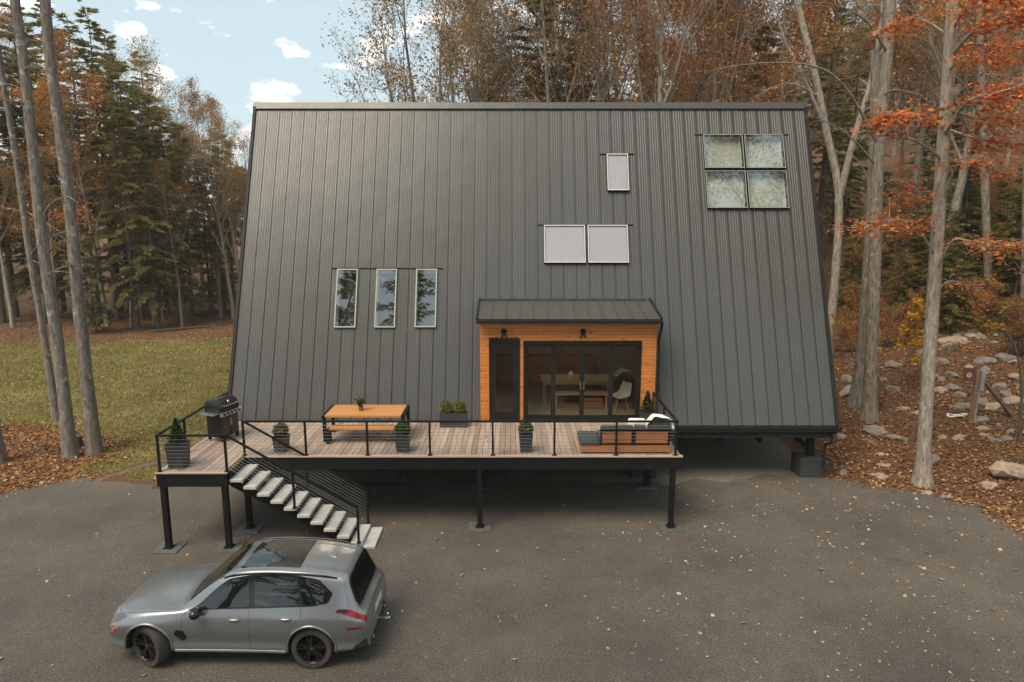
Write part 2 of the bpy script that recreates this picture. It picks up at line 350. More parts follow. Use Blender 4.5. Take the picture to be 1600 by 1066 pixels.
def ground_material():
    m, nt, out = new_mat('forest_floor_lawn_and_dirt'); p = N(nt, 'ShaderNodeBsdfPrincipled', Roughness=.95); p.inputs['Specular IOR Level'].default_value = .15
    v = coords(nt); a = N(nt, 'ShaderNodeAttribute', attribute_name='zone'); sp = nt.nodes.new('ShaderNodeSeparateColor'); nt.links.new(a.outputs['Color'], sp.inputs[0])
    n1 = noise(nt, v, 9, 8, .7); n2 = noise(nt, v, .5, 4); n3 = noise(nt, v, 45, 3, .6)
    lit = ramp(nt, n1, [(.3,(.05,.024,.012)),(.5,(.13,.062,.03)),(.68,(.23,.125,.065))])
    lit = mixc(nt, ramp(nt, n2, [(.4,(0,0,0)),(.65,(1,1,1))]), lit, mixc(nt, .6, lit, (.08,.055,.035)))
    gr = ramp(nt, n1, [(.3,(.07,.072,.018)),(.55,(.15,.138,.04)),(.72,(.25,.20,.075))])
    gr = mixc(nt, ramp(nt, noise(nt, v, .35, 5, .6), [(.45,(0,0,0)),(.66,(1,1,1))]), gr, ramp(nt, n3, [(.35,(.17,.125,.05)),(.65,(.30,.215,.10))]))
    dirt = ramp(nt, n1, [(.3,(.13,.11,.09)),(.7,(.22,.19,.155))])
    def soft(sock):
        ad = nt.nodes.new('ShaderNodeMath'); ad.operation = 'MULTIPLY_ADD'; ad.inputs[1].default_value = .5; ad.inputs[2].default_value = -.25; nt.links.new(n1, ad.inputs[0])
        s2 = nt.nodes.new('ShaderNodeMath'); s2.operation = 'ADD'; nt.links.new(sock, s2.inputs[0]); nt.links.new(ad.outputs[0], s2.inputs[1])
        return ramp(nt, s2.outputs[0], [(.38,(0,0,0)),(.62,(1,1,1))])
    col = mixc(nt, soft(sp.outputs['Green']), lit, gr); col = mixc(nt, soft(sp.outputs['Blue']), col, dirt)
    nt.links.new(col, p.inputs['Base Color']); nt.links.new(bump(nt, n1, .7, .06), p.inputs['Normal'])
    nt.links.new(p.outputs[0], out.inputs['Surface']); return m
def asphalt_material():
    m, nt, out = new_mat('worn_gravelly_asphalt'); p = N(nt, 'ShaderNodeBsdfPrincipled', Roughness=.88); p.inputs['Specular IOR Level'].default_value = .3
    v = coords(nt); n1 = noise(nt, v, 38, 5, .75); n2 = noise(nt, v, .33, 5, .6); n3 = noise(nt, v, 1.6, 4, .6)
    col = ramp(nt, n1, [(.32,(.040,.035,.030)),(.52,(.106,.092,.077)),(.7,(.25,.218,.185))])
    col = mixc(nt, 1.0, col, ramp(nt, n2, [(.3,(.68,.68,.69)),(.7,(1.16,1.13,1.08))]), 'MULTIPLY')
    col = mixc(nt, 1.0, col, ramp(nt, n3, [(.3,(.88,.88,.88)),(.7,(1.06,1.06,1.06))]), 'MULTIPLY')
    vo = N(nt, 'ShaderNodeTexVoronoi', Scale=16); nt.links.new(v, vo.inputs['Vector'])
    sc = nt.nodes.new('ShaderNodeSeparateColor'); nt.links.new(vo.outputs['Color'], sc.inputs[0])
    ml = nt.nodes.new('ShaderNodeMath'); ml.operation = 'MULTIPLY'
    nt.links.new(ramp(nt, vo.outputs['Distance'], [(.10,(1,1,1)),(.22,(0,0,0))]), ml.inputs[0]); nt.links.new(ramp(nt, sc.outputs[0], [(.80,(0,0,0)),(.86,(1,1,1))]), ml.inputs[1])
    col = mixc(nt, ml.outputs[0], col, (.27,.24,.205))
    nt.links.new(col, p.inputs['Base Color']); nt.links.new(bump(nt, n1, .55, .02), p.inputs['Normal'])
    nt.links.new(p.outputs[0], out.inputs['Surface']); return m
M['ground'] = ground_material(); M['asphalt'] = asphalt_material()

def axis_lines(segs):
    L = []
    for a, b, st in segs:
        k = max(1, int(round((b-a)/st))); L += [a + (b-a)*i/k for i in range(k)]
    return L + [segs[-1][1]]
xs = axis_lines([(-400,-60,20),(-60,-24,1.5),(-24,-7,.45),(-7,9,.8),(9,26,.4),(26,60,1.5),(60,400,20)])
ys = axis_lines([(-300,-10,20),(-10,14,3),(14,40,.42),(40,80,1.3),(80,200,6),(200,700,50)])
V = []; F = []; zone = []
for j, y in enumerate(ys):
    for i, x in enumerate(xs):
        V.append((x, y, terrain(x,y)))
        w = .9*mnoise.noise(Vector((x*.35,y*.35,1)))
        g = 0.0
        if -62 < x < -7 and 18 < y < 48:
            d = edge_dist(x,y,LAWN)*(1 if poly_in(x,y,LAWN) else -1) + w*.9
            g = sstep(-.5,.6,d)
            g *= 1 - .95*math.exp(-(path_d(x,y)/.42)**2)   # worn footpath
        b = sstep(3.6,5.2,x)*sstep(10.0,9.3,x)*sstep(28.5,27,y)*sstep(18.8,19.3,y) + sstep(-9,-7.5,x)*sstep(4.8,3.8,x)*sstep(28.5,27,y)*sstep(18,19,y)
        b += .55*math.exp(-(path_d(x,y)/.4)**2) if -15 < x < -9 and 19 < y < 26 else 0
        zone.append((0, g, min(1,b), 1))
nx = len(xs)
for j in range(len(ys)-1):
    for i in range(nx-1): F.append((j*nx+i, j*nx+i+1, (j+1)*nx+i+1, (j+1)*nx+i))
me = bpy.data.meshes.new('ground'); me.from_pydata(V, [], F); me.materials.append(M['ground'])
at = me.attributes.new('zone', 'FLOAT_COLOR', 'POINT'); at.data.foreach_set('color', np.array(zone, dtype=np.float32).ravel())
me.polygons.foreach_set('use_smooth', [True]*len(me.polygons)); tag(link('ground', me), kind='structure')

# driveway: finely wobbled edge, laid a little above the ground
P = []
for i in range(len(DRIVE)):
    a = Vector(DRIVE[i]); b = Vector(DRIVE[(i+1)%len(DRIVE)]); k = max(1, int((b-a).length/.25)) if a.y > 5 and b.y > 5 else 1
    for t in range(k):
        p = a + (b-a)*t/k
        q = Vector((p.x,p.y,0)); p = p + Vector((mnoise.noise(q*1.3), mnoise.noise(q*1.3+Vector((9,9,9)))))*.38 + Vector((mnoise.noise(q*5), mnoise.noise(q*5+Vector((3,1,4)))))*.11
        P.append(p)
bm = bmesh.new(); f = bm.faces.new([bm.verts.new((p.x,p.y,0)) for p in P])
bmesh.ops.triangulate(bm, faces=[f]);
for c in range(-38, 22, 2): bmesh.ops.bisect_plane(bm, geom=bm.verts[:]+bm.edges[:]+bm.faces[:], plane_co=(c,0,0), plane_no=(1,0,0))
for c in range(-28, 21, 2): bmesh.ops.bisect_plane(bm, geom=bm.verts[:]+bm.edges[:]+bm.faces[:], plane_co=(0,c,0), plane_no=(0,1,0))
for v in bm.verts: v.co.z = max(0, terrain(v.co.x, v.co.y)) + .022
me = bpy.data.meshes.new('driveway'); bm.to_mesh(me); bm.free(); me.materials.append(M['asphalt'])
tag(link('driveway', me), kind='structure')

# ------------------------------------------------------------------ house
YE, ZE, CY, CZ, RLEN = 19.85, 1.81, .3786, .9255, 10.70
HX0, HX1 = -8.58, 9.80
YR, ZR = YE + CY*RLEN, ZE + CZ*RLEN
YB = 2*YR - YE
FLOOR_Z = 2.0
def rp(x, s, h=0.0): return Vector((x, YE + s*CY - h*CZ, ZE + s*CZ + h*CY))
house = thing('a_frame_house', 'long A-frame house with steep charcoal standing seam metal roof', 'house', (0, YR, 0))
NP = 45; PW = (HX1 - HX0)/NP
WINS = [('L',-5.53,-4.86,3.02,4.93),('L',-4.28,-3.63,3.02,4.93),('L',-3.03,-2.36,3.03,4.93),
        ('B',3.10,3.80,7.58,8.87),('B',1.02,2.335,5.12,6.39),('B',2.415,3.70,5.12,6.39),
        ('U',6.30,7.60,8.365,9.57),('U',7.655,8.94,8.365,9.57),('U',6.30,7.60,6.97,8.27),('U',7.655,8.94,6.97,8.27)]
CUTS = [(a+.03,b-.03,c+.03,d-.03) for _,a,b,c,d in WINS] + [(-.92,4.24,-.1,3.86)]
# profile of one panel: raised seam at its left edge, then shallow stiffening ribs
prof = [(-.004,-.037),(.018,-.035),(.020,.008),(.032,.008),(.036,.0)]
for c in (.105,.185,.265,.335): prof += [(c-.020,.0),(c-.009,.005),(c+.009,.005),(c+.020,.0)]
prof += [(PW-.016,.0),(PW-.012,.008),(PW-.002,.008),(PW-.0005,-.035)]
def prof_h(x):
    for (a,ha),(b,hb) in zip(prof, prof[1:]):
        if a <= x <= b: return ha + (hb-ha)*(x-a)/max(b-a,1e-9)
    return 0
full_panel = None
rngp = random.Random(5)
for k in range(NP):
    x0 = HX0 + k*PW; x1 = x0 + PW
    cuts = [c for c in CUTS if c[0] < x1 and c[1] > x0]
    def strip(mb, xa, xb, s0, s1):
        pts = sorted(set([xa, xb] + [p[0] for p in prof if xa < p[0] < xb]))
        V = []; F = []
        for x in pts:
            for s in (s0, s1):
                p = rp(x, s, prof_h(x)); V.append((p.x, p.y-YE, p.z-ZE))
        for i in range(len(pts)-1): F.append((2*i, 2*i+2, 2*i+3, 2*i+1))
        mb.add(V, F)
    if not cuts:
        if full_panel is None:
            mb = MB(); strip(mb, -.004, PW-.0005, 0, RLEN-.05); full_panel = mb.mesh('roof_panel', M['roof'])
        me = full_panel
    else:
        mb = MB(); xb = sorted(set([-.004, PW-.0005] + [c[i]-x0 for c in cuts for i in (0,1) if x0 < c[i] < x1-.0005]))
        for xa, xc in zip(xb, xb[1:]):
            mid = x0 + (xa+xc)/2; ss = sorted([(c[2],c[3]) for c in cuts if c[0] < mid < c[1]]); s = 0
            for a, b in ss:
                if a > s + .01: strip(mb, xa, xc, s, a)
                s = max(s, b)
            if s < RLEN-.06: strip(mb, xa, xc, s, RLEN-.05)
        me = mb.mesh('roof_panel', M['roof'])
    o = link('roof_panel', me, house, (x0, YE - YR, ZE))
    o.rotation_mode = 'AXIS_ANGLE'; o.rotation_axis_angle = (R(rngp.uniform(-.35,.35)), 0, CY, CZ)
# sheathing just under the panels with the same openings is left out; back roof, ridge, verges, eave
mb = MB(); d = .03
for k in range(NP):
    pass
bx = lambda x,s,h: (rp(x,s,h).x, 2*YR - rp(x,s,h).y, rp(x,s,h).z)
mb.add([bx(HX0,0,0),bx(HX1,0,0),bx(HX1,RLEN-.05,0),bx(HX0,RLEN-.05,0),bx(HX0,0,-.12),bx(HX1,0,-.12),bx(HX1,RLEN-.05,-.12),bx(HX0,RLEN-.05,-.12)],
       [(0,1,2,3),(7,6,5,4),(0,4,5,1),(1,5,6,2),(2,6,7,3),(3,7,4,0)])
mb.build('back_roof', M['roof'], house)
def slab(mb, x0, x1, s0, s1, h0, h1, mi=0):
    V = [rp(x0,s0,h0),rp(x1,s0,h0),rp(x1,s1,h0),rp(x0,s1,h0),rp(x0,s0,h1),rp(x1,s0,h1),rp(x1,s1,h1),rp(x0,s1,h1)]
    mb.add(V, [(3,2,1,0),(4,5,6,7),(0,1,5,4),(1,2,6,5),(2,3,7,6),(3,0,4,7)], mi)
mb = MB(); slab(mb, HX0-.06, HX1+.06, RLEN-.17, RLEN+.06, .037, .075)
mb.add([bx(x,s,h) for x,s,h in [(HX0-.06,RLEN-.17,.037),(HX1+.06,RLEN-.17,.037),(HX1+.06,RLEN+.06,.037),(HX0-.06,RLEN+.06,.037),(HX0-.06,RLEN-.17,.075),(HX1+.06,RLEN-.17,.075),(HX1+.06,RLEN+.05,.075),(HX0-.06,RLEN+.05,.075)]],
       [(3,2,1,0),(4,5,6,7),(0,1,5,4),(1,2,6,5),(2,3,7,6),(3,0,4,7)])
mb.build('ridge_cap', M['roof'], house)
for xa, xb in ((HX0-.07, HX0+.035), (HX1-.035, HX1+.07)):
    mb = MB(); slab(mb, xa, xb, -.02, RLEN-.02, -.16, .048); mb.build('verge_trim', M['trim'], house, bevel=.008)
    mb = MB()
    V = [bx(xa,-.02,-.16),bx(xb,-.02,-.16),bx(xb,RLEN-.02,-.16),bx(xa,RLEN-.02,-.16),bx(xa,-.02,.048),bx(xb,-.02,.048),bx(xb,RLEN-.02,.048),bx(xa,RLEN-.02,.048)]
    mb.add(V, [(3,2,1,0),(4,5,6,7),(0,1,5,4),(1,2,6,5),(2,3,7,6),(3,0,4,7)]); mb.build('verge_trim', M['trim'], house)
mb = MB(); mb.box(HX0-.05, HX1+.1, YE-.15, YE-.02, ZE-.16, ZE-.04); mb.box(HX0-.05, HX1+.1, YE-.17, YE-.15, ZE-.05, ZE-.025); mb.box(HX0, HX1+.02, YE-.02, YE+.1, ZE-.28, ZE-.02)
mb.build('eave_gutter', M['trim'], house, bevel=.006)
# gable walls, floor platform, joists
for x, sgn in ((HX0+.1,-1),(HX1-.1,1)):
    mb = MB(); V = []
    for xx in (x-.05, x+.05): V += [(xx, YE+.12, ZE), (xx, YB-.12, ZE), (xx, YR, ZR-.3)]
    mb.add(V, [(0,1,2),(5,4,3),(0,3,4,1),(1,4,5,2),(2,5,3,0)]); mb.build('gable_wall', M['trim'], house)
mb = MB(); mb.box(HX0+.1, HX1-.1, YE+.09, YB-.1, ZE-.42, FLOOR_Z-.02); mb.build('floor_platform', M['block'], house)
for x in np.arange(HX0+.6, HX1, 1.2):
    mb = MB(); mb.box(x-.04, x+.04, YE+.2, YB-.2, ZE-.62, ZE-.425); mb.build('floor_joist', M['steel'], house)
# piers under the front edge
for x in (-7.9, -3.9, .2, 4.1, 9.36):
    z = max(0, terrain(x, 20.5)); hh = .62 if x > 9 else .25
    pr = MB(); pr.box(x-.10, x+.10, 20.45, 20.65, z+hh, ZE-.43); pr.bar((x-.55, 20.55, ZE-.45), (x-.08, 20.55, z+hh+.25), .1, .1); p = pr.build('pier_post', M['steel'], house)
    b = MB(); b.box(x-.40, x+.40, 20.2, 20.95, z-.2, z+hh); b.build('pier_block', M['block'], p, bevel=.02)
    z = max(0, terrain(x, 27)); pr = MB(); pr.box(x-.1, x+.1, 26.6, 26.8, z-.1, ZE-.43); pr.build('pier_post', M['steel'], house)
mb = MB(); mb.tube([(9.66,19.78,1.62),(9.66,19.78,1.3),(9.6,20.05,1.15),(9.6,20.1,.45),(9.75,19.95,.32)], .045, 8); mb.build('downpipe', M['trim'], house, smooth=40)
# balcony on the right gable
mb = MB(); mb.box(HX1-.04, HX1+.55, 22.6, 25.4, 4.55, 4.67); bal = mb.build('gable_balcony', M['steel'], house)
for i in range(7):
    mb = MB(); mb.box(HX1+.50, HX1+.54, 22.6, 25.4, 4.8+i*.14, 4.84+i*.14); mb.box(HX1-.02,HX1+.50,22.6,22.64,4.8+i*.14,4.84+i*.14); mb.build('slat', M['steel'], bal)
mb = MB(); mb.box(HX1+.10, HX1+.40, 22.5, 22.8, 3.95, 4.54); mb.build('bracket', M['pine_wood'], bal, bevel=.01)
# roof windows
for kind, a, b, c, d in WINS:
    nm = {'L':'slim_roof_window','B':'blind_roof_window','U':'square_roof_window'}[kind]
    top = .11 if kind != 'L' else .075; w = .035
    fr = MB()
    for (xa,xb,sa,sb) in ((a,b,c,c+w),(a,b,d-w,d),(a,a+w,c+w,d-w),(b-w,b,c+w,d-w)): slab(fr, xa, xb, sa, sb, -.03, top)
    win = fr.build(nm, M['steel'] if kind != 'L' else M['frame'], house)
    cp = MB(); w2 = {'B':.03,'U':.022,'L':.04}[kind]
    for (xa,xb,sa,sb) in ((a+.004,b-.004,c+.004,c+w2),(a+.004,b-.004,d-w2,d-.004),(a+.004,a+w2,c+w2,d-w2),(b-w2,b-.004,c+w2,d-w2)): slab(cp, xa, xb, sa, sb, top+.002, top+.012)
    cp.build('frame_cap', M['whiteplastic'] if kind == 'B' else M['frame'], win)
    g = MB(); slab(g, a+w, b-w, c+w, d-w, top-.012, top-.004); g.build('pane', M['blindglass'] if kind == 'B' else M['glass'], win)
    sh = MB(); q = .30 if kind == 'L' else .12
    for (xa,xb,sa,sb) in ((a+w-.03,b-w+.03,c+w-.03,c+w-.005),(a+w-.03,b-w+.03,d-w+.005,d-w+.03),(a+w-.03,a+w-.005,c+w-.005,d-w+.005),(b-w+.005,b-w+.03,c+w-.005,d-w+.005)): slab(sh, xa, xb, sa, sb, -q, -.035)
    if kind != 'B': sh.build('reveal', M['shaft'], win)
    if kind == 'B':
        bl = MB(); slab(bl, a+w+.002, b-w-.002, c+w+.002, d-w-.002, top-.045, top-.03); bl.build('blind', M['blind'], win)
    else:
        bl = MB(); slab(bl, a+w-.03, b-w+.03, c+w-.03, d-w+.03, -q-.03, -q-.002); bl.build('backing', M['dark'] if kind == 'L' else M['sky_backing'], win)  # added sheet behind the glass: dark as unlit room, pale as reflected sky
# flashing strips above the windows
for xa, xb, s in ((-5.72,-2.2,4.955),(.82,3.90,6.415),(2.9,4.0,8.895),(6.05,9.15,9.595)):
    mb = MB(); slab(mb, xa, xb, s, s+.02, .0, .040); mb.build('flashing', M['trim'], house)

# dormer entrance
DX0, DX1, DY, DZ1 = -.94, 4.25, 19.74, 5.0
dorm = MB()
OPEN = [(-.68,.235,2.0,4.43),(.335,3.825,2.02,4.38)]
bh = .092; z = FLOOR_Z - .06; first = True
rngb = random.Random(2)
while z < DZ1 - .01:
    z1 = min(z + bh, DZ1); segs = [(DX0, DX1)]
    for oa, ob, oz0, oz1 in OPEN:
        if z1 > oz0 and z < oz1 - .005: segs = [t for s in segs for t in ((s[0], min(s[1], oa)), (max(s[0], ob), s[1])) if t[1]-t[0] > .01]
    for sa, sb in segs: dorm.box(sa, sb, DY + rngb.uniform(0,.003), DY+.06, z+.006, z1)
    z = z1
dorm.build('cedar_cladding', M['cedar'], house, kind='stuff')
mb = MB()
for x0, x1 in ((DX0+.01, DX0+.11),(DX1-.11, DX1-.01)):
    V = []
    for x in (x0, x1): V += [(x, DY+.062, FLOOR_Z-.1), (x, DY+.062, DZ1-.02), (x, 21.32, 5.40), (x, YE+.1+.4091*(FLOOR_Z-.1-ZE), FLOOR_Z-.1)]
    mb.add(V, [(0,1,2,3),(7,6,5,4),(0,4,5,1),(1,5,6,2),(2,6,7,3),(3,7,4,0)])
mb.build('dormer_cheek', M['trim'], house)
# dormer roof panels
RX0, RX1 = -1.0, 4.31
n = 13; pw = (RX1-RX0)/n
e0 = Vector((0, DY-.22, 5.09)); e1 = Vector((0, 21.36, 5.45)); dn = (e1-e0).normalized(); nn = Vector((0, -dn.z, dn.y))
for k in range(n):
    mb = MB(); x0 = RX0 + k*pw; pts = [(0,.03),(.02,.03),(.022,0),(pw-.001,0)]; V = []; F = []
    for x, h in pts:
        for e in (e0, e1): V.append(e + nn*h + Vector((x0+x,0,0)))
        for e in (e0, e1): V.append(e - nn*.02 + Vector((x0+x,0,0)))
    for i in range(3):
        F += [(4*i,4*i+4,4*i+5,4*i+1),(4*i+2,4*i+3,4*i+7,4*i+6)]
    F += [(0,1,3,2),(12,14,15,13),(0,2,6,4),(4,6,10,8),(8,10,14,12)]
    mb.add(V, F); mb.build('dormer_roof_panel', M['roof'], house)
mb = MB(); mb.box(RX0-.03, RX1+.03, DY-.26, DY-.225, 4.97, 5.105); mb.box(RX0, RX1, DY-.225, DY+.1, 5.005, 5.04); mb.box(RX0-.03, RX1+.03, DY-.35, DY-.26, 4.99, 5.08); mb.build('dormer_gutter', M['trim'], house, bevel=.006)
for x in (RX0-.02, RX1+.02):
    mb = MB(); mb.bar(e0+Vector((x,0,-.0)), e1+Vector((x,0,0)), .05, .12); mb.build('dormer_verge', M['trim'], house)
mb = MB(); mb.bar((RX0+.02,21.33,5.475),(RX1-.1,21.33,5.475),.10,.05); mb.build('dormer_flashing', M['roof'], house)
mb = MB(); mb.tube([(4.33,DY-.3,4.99),(4.33,DY-.1,4.7),(4.31,DY-.04,4.5),(4.31,DY-.04,2.1)], .04, 8); mb.build('dormer_downpipe', M['trim'], house, smooth=40)
# single glazed door
def frame_rect(mb, x0, x1, z0, z1, w, y0, y1, wb=None):
    wb = wb or w
    mb.box(x0, x0+w, y0, y1, z0, z1); mb.box(x1-w, x1, y0, y1, z0, z1); mb.box(x0+w, x1-w, y0, y1, z1-w, z1); mb.box(x0+w, x1-w, y0, y1, z0, z0+wb)
mb = MB(); frame_rect(mb, -.675, .23, 2.0, 4.425, .05, DY-.02, DY+.09); frame_rect(mb, -.622, .177, 2.05, 4.372, .14, DY+.01, DY+.06, .2); door = mb.build('entrance_door', M['trim'], house)
mb = MB(); mb.box(-.482,.037,DY+.03,DY+.04,2.25,4.232); mb.build('pane', M['doorglass'], door)
mb = MB(); mb.box(.08,.11,DY-.045,DY-.03,2.95,3.15); mb.box(.085,.105,DY-.03,DY+.01,3.1,3.12); mb.bar((.1,DY-.04,3.03),(-.02,DY-.04,3.03),.02,.02); mb.build('handle', M['steel'], door)
# four-leaf glazed sliding door
mb = MB(); frame_rect(mb, .345, 3.815, 2.01, 4.375, .06, DY-.02, DY+.10); sl = mb.build('sliding_door', M['trim'], house)
LX = [.405, 1.225, 2.08, 2.935, 3.755]
for i in range(4):
    off = .0 if i in (1,2) else .03
    mb = MB(); frame_rect(mb, LX[i]+.002, LX[i+1]-.002, 2.07, 4.315, .065, DY+.005+off, DY+.04+off, .09); lf = mb.build('door_leaf', M['trim'], sl)
    mb = MB(); mb.box(LX[i]+.067, LX[i+1]-.067, DY+.018+off, DY+.026+off, 2.16, 4.25); mb.build('pane', M['doorglass'], lf)
for x in (2.03, 2.13):
    mb = MB(); mb.box(x-.012,x+.012,DY-.05,DY-.03,2.95,3.2); mb.box(x-.012,x+.012,DY-.03,DY+.01,2.97,3.0); mb.box(x-.012,x+.012,DY-.03,DY+.01,3.15,3.18); mb.build('handle', M['cable'], sl)
mb = MB(); mb.box(.3,3.86,DY-.12,DY-.025,2.003,2.03); mb.build('sill', M['trim'], house)
# wall lamps: round head over two splayed bars
for x, lab in ((-.235,'black wall lamp above the single entrance door'),(2.085,'black wall lamp above the middle of the sliding doors')):
    t = thing('wall_lamp', lab, 'wall lamp', (x, DY, 4.52), 'black wall lamps on the cedar front')
    mb = MB(); mb.lathe([(.0,-.09),(.07,-.09),(.085,-.06),(.085,-.02),(.0,-.02)], (x,DY,4.70), 16, 'y'); mb.build('lamp_head', M['steel'], t, smooth=35)
    mb = MB(); mb.bar((x-.01,DY-.03,4.66),(x-.085,DY-.03,4.51),.035,.03,(0,1,0)); mb.bar((x+.01,DY-.03,4.66),(x+.085,DY-.03,4.51),.035,.03,(0,1,0)); mb.build('bracket', M['steel'], t)

# interior seen through the glass
mb = MB(); mb.box(-3.2, 6.2, 20.25, 26.6, 1.985, 2.005); mb.box(DX0+.12, DX1-.12, DY+.12, 20.25, 1.985, 2.005); mb.build('interior_floor', M['intfloor'], house)
mb = MB(); mb.box(-3.2, 6.2, 25.0, 25.1, 2.006, 4.9); mb.box(-3.3,-3.2,21,25.0,2.006,4.6); mb.box(6.2,6.3,21,25.0,2.006,4.6); mb.build('interior_wall', M['plaster'], house)
mb = MB(); mb.box(-3.2, 6.2, 21.6, 25.1, 4.905, 5.0); mb.build('interior_ceiling', M['plaster'], house)
t = thing('dining_table', 'pale wooden dining table inside behind the glass doors', 'table', (2.1, 22.2, 2.005))
mb = MB(); mb.box(.95,3.25,21.75,22.7,2.70,2.76); mb.box(1.02,3.18,21.8,22.65,2.60,2.698); mb.build('table_top', M['pine_wood'], t, bevel=.008)
for x in (1.03,3.09):
    for y in (21.8,22.56): mb = MB(); mb.box(x,x+.09,y,y+.09,2.006,2.60); mb.build('leg', M['pine_wood'], t)
t = thing('dining_bench', 'pale wooden bench inside, in front of the dining table', 'bench', (2.2, 21.25, 2.005))
mb = MB(); mb.box(1.3,3.1,21.1,21.45,2.42,2.47); mb.build('seat', M['pine_wood'], t, bevel=.006)
for x in (1.36,2.97): mb = MB(); mb.box(x,x+.07,21.13,21.42,2.006,2.42); mb.build('leg', M['pine_wood'], t)
t = thing('wooden_crate', 'small reddish wooden crate under the indoor bench', 'crate', (2.55, 21.25, 2.005))
for i in range(3): mb = MB(); mb.box(2.25,2.9,21.06,21.09,2.03+i*.11,2.12+i*.11); mb.build('slat', M['teakd'], t)
mb = MB(); mb.box(2.25,2.9,21.095,21.4,2.006,2.03); mb.box(2.25,2.27,21.095,21.4,2.031,2.34); mb.box(2.88,2.9,21.095,21.4,2.031,2.34); mb.box(2.271,2.879,21.38,21.4,2.031,2.34); mb.build('crate_body', M['teakd'], t)
# white shell chair
t = thing('shell_chair', 'white moulded shell armchair inside the right-hand glass door', 'chair', (3.45, 20.9, 2.005))
mb = MB(); nu, nv = 14, 12; V = []; F = []
for j in range(nv):
    v = j/(nv-1)
    for i in range(nu):
        u = i/(nu-1)*2-1
        if v < .5: y = -.24 + .5*v/.5*.9; z = .43 - .02*math.sin(v*6)
        else: y = .21 + .12*(v-.5)/.5; z = .43 + .42*(v-.5)/.5
        arm = max(0, abs(u)-.6)/.4; z += arm*arm*.10*(1-abs(v-.45)); xw = .30*(1-.25*max(0,v-.6)/.4)
        px, py = u*xw, y - .10*u*u*(1 if v > .5 else v*2); a = R(-62)
        V.append((3.45+px*math.cos(a)-py*math.sin(a), 20.9+px*math.sin(a)+py*math.cos(a), 2.005+z))
for j in range(nv-1):
    for i in range(nu-1): F.append((j*nu+i,j*nu+i+1,(j+1)*nu+i+1,(j+1)*nu+i))
mb.add(V,F); o = mb.build('shell', M['whiteplastic'], t, smooth=60)
so = o.modifiers.new('thick','SOLIDIFY'); so.thickness = .012
for dx, dy in ((-.2,-.18),(.2,-.18),(-.2,.2),(.2,.2)): mb = MB(); mb.tube([(3.45+dx*1.1,20.9+dy*1.1,2.006),(3.45+dx*.6,20.9+dy*.6,2.42)],.014,6); mb.build('leg', M['pine_wood'], t)
t = thing('vase', 'white round vase on the indoor dining table', 'vase', (1.95,22.1,2.76))
mb = MB(); mb.lathe([(.0,.001),(.06,.001),(.11,.08),(.10,.16),(.05,.21),(.04,.24),(.03,.24)], (1.95,22.1,2.76), 16); mb.build('vase_body', M['whiteplastic'], t, smooth=50)
for x, w in ((1.30,'left'),(2.52,'right')):
    t = thing('pendant_lamp', '%s-hand round pendant lamp hanging behind the glass doors' % w, 'lamp', (x, 21.7, 4.5), 'pendant lamps indoors')
    mb = MB(); ellipsoid(mb, (x,21.7,4.32), (.12,.12,.11), 16, 10); mb.build('globe', M['globe'], t, smooth=60)
    mb = MB(); mb.tube([(x,21.7,4.42),(x,21.7,4.90)],.008,6); mb.build('cord', M['steel'], t)
t = thing('cabinet', 'dark wooden wall cabinet at the back of the room', 'cabinet', (1.2, 24.7, 2.005))
mb = MB(); mb.box(-.6,3.0,24.5,24.98,2.006,3.0); mb.build('cabinet_body', M['teakd'], t, bevel=.01)
for i in range(4): mb = MB(); mb.box(-.55+i*.89,.3+i*.89,24.475,24.498,2.06,2.95); mb.build('cabinet_door', M['teakd'], t)

# ------------------------------------------------------------------ deck
DZ = 2.0; LX0, LX1, LYF, MYF, DXR, DYB = -8.46, -6.80, 15.45, 16.60, 4.32, 19.66
deck = thing('raised_deck', 'raised timber deck on black steel posts along the house front', 'deck', (0, 17, 0))
bw = .1452; nb = int(round((DXR-LX0)/bw)); bw = (DXR-LX0)/nb
ml = MB(); ml.box(0, bw-.008, LYF+.10-17, DYB-17, DZ-.03, DZ); ml = ml.mesh('deck_board', M['deck'], bevel=.003, seg=1)
ms = MB(); ms.box(0, bw-.008, MYF+.10-17, DYB-17, DZ-.03, DZ); ms = ms.mesh('deck_board', M['deck'], bevel=.003, seg=1)
for k in range(nb):
    x = LX0 + k*bw; link('deck_board', ml if x + bw*.5 < LX1 else ms, deck, (x, 0, random.Random(k).uniform(-.003,.003)))
for x0, x1, y in ((LX0-.03, LX1+.03, LYF), (LX1+.032, DXR+.03, MYF)):
    mb = MB(); mb.box(x0, x1, y-.03, y+.098, DZ-.032, DZ+.001); mb.build('edge_board', M['deckedge'], deck, bevel=.003)
    mb = MB(); mb.box(x0+.02, x1-.02, y, y+.06, DZ-.36, DZ-.035); mb.build('fascia_beam', M['steel'], deck)
for x, y0, y1 in ((LX0, LYF+.062, DYB), (DXR-.04, MYF+.062, DYB), (LX1, LYF+.062, MYF+.05)):
    mb = MB(); mb.box(x, x+.05, y0, y1, DZ-.34, DZ-.034); mb.build('side_beam', M['steel'], deck)
for y in (17.6, 18.6, 19.5):
    mb = MB(); mb.box(LX0+.06, DXR-.05, y, y+.06, DZ-.32, DZ-.034); mb.build('joist', M['steel'], deck)
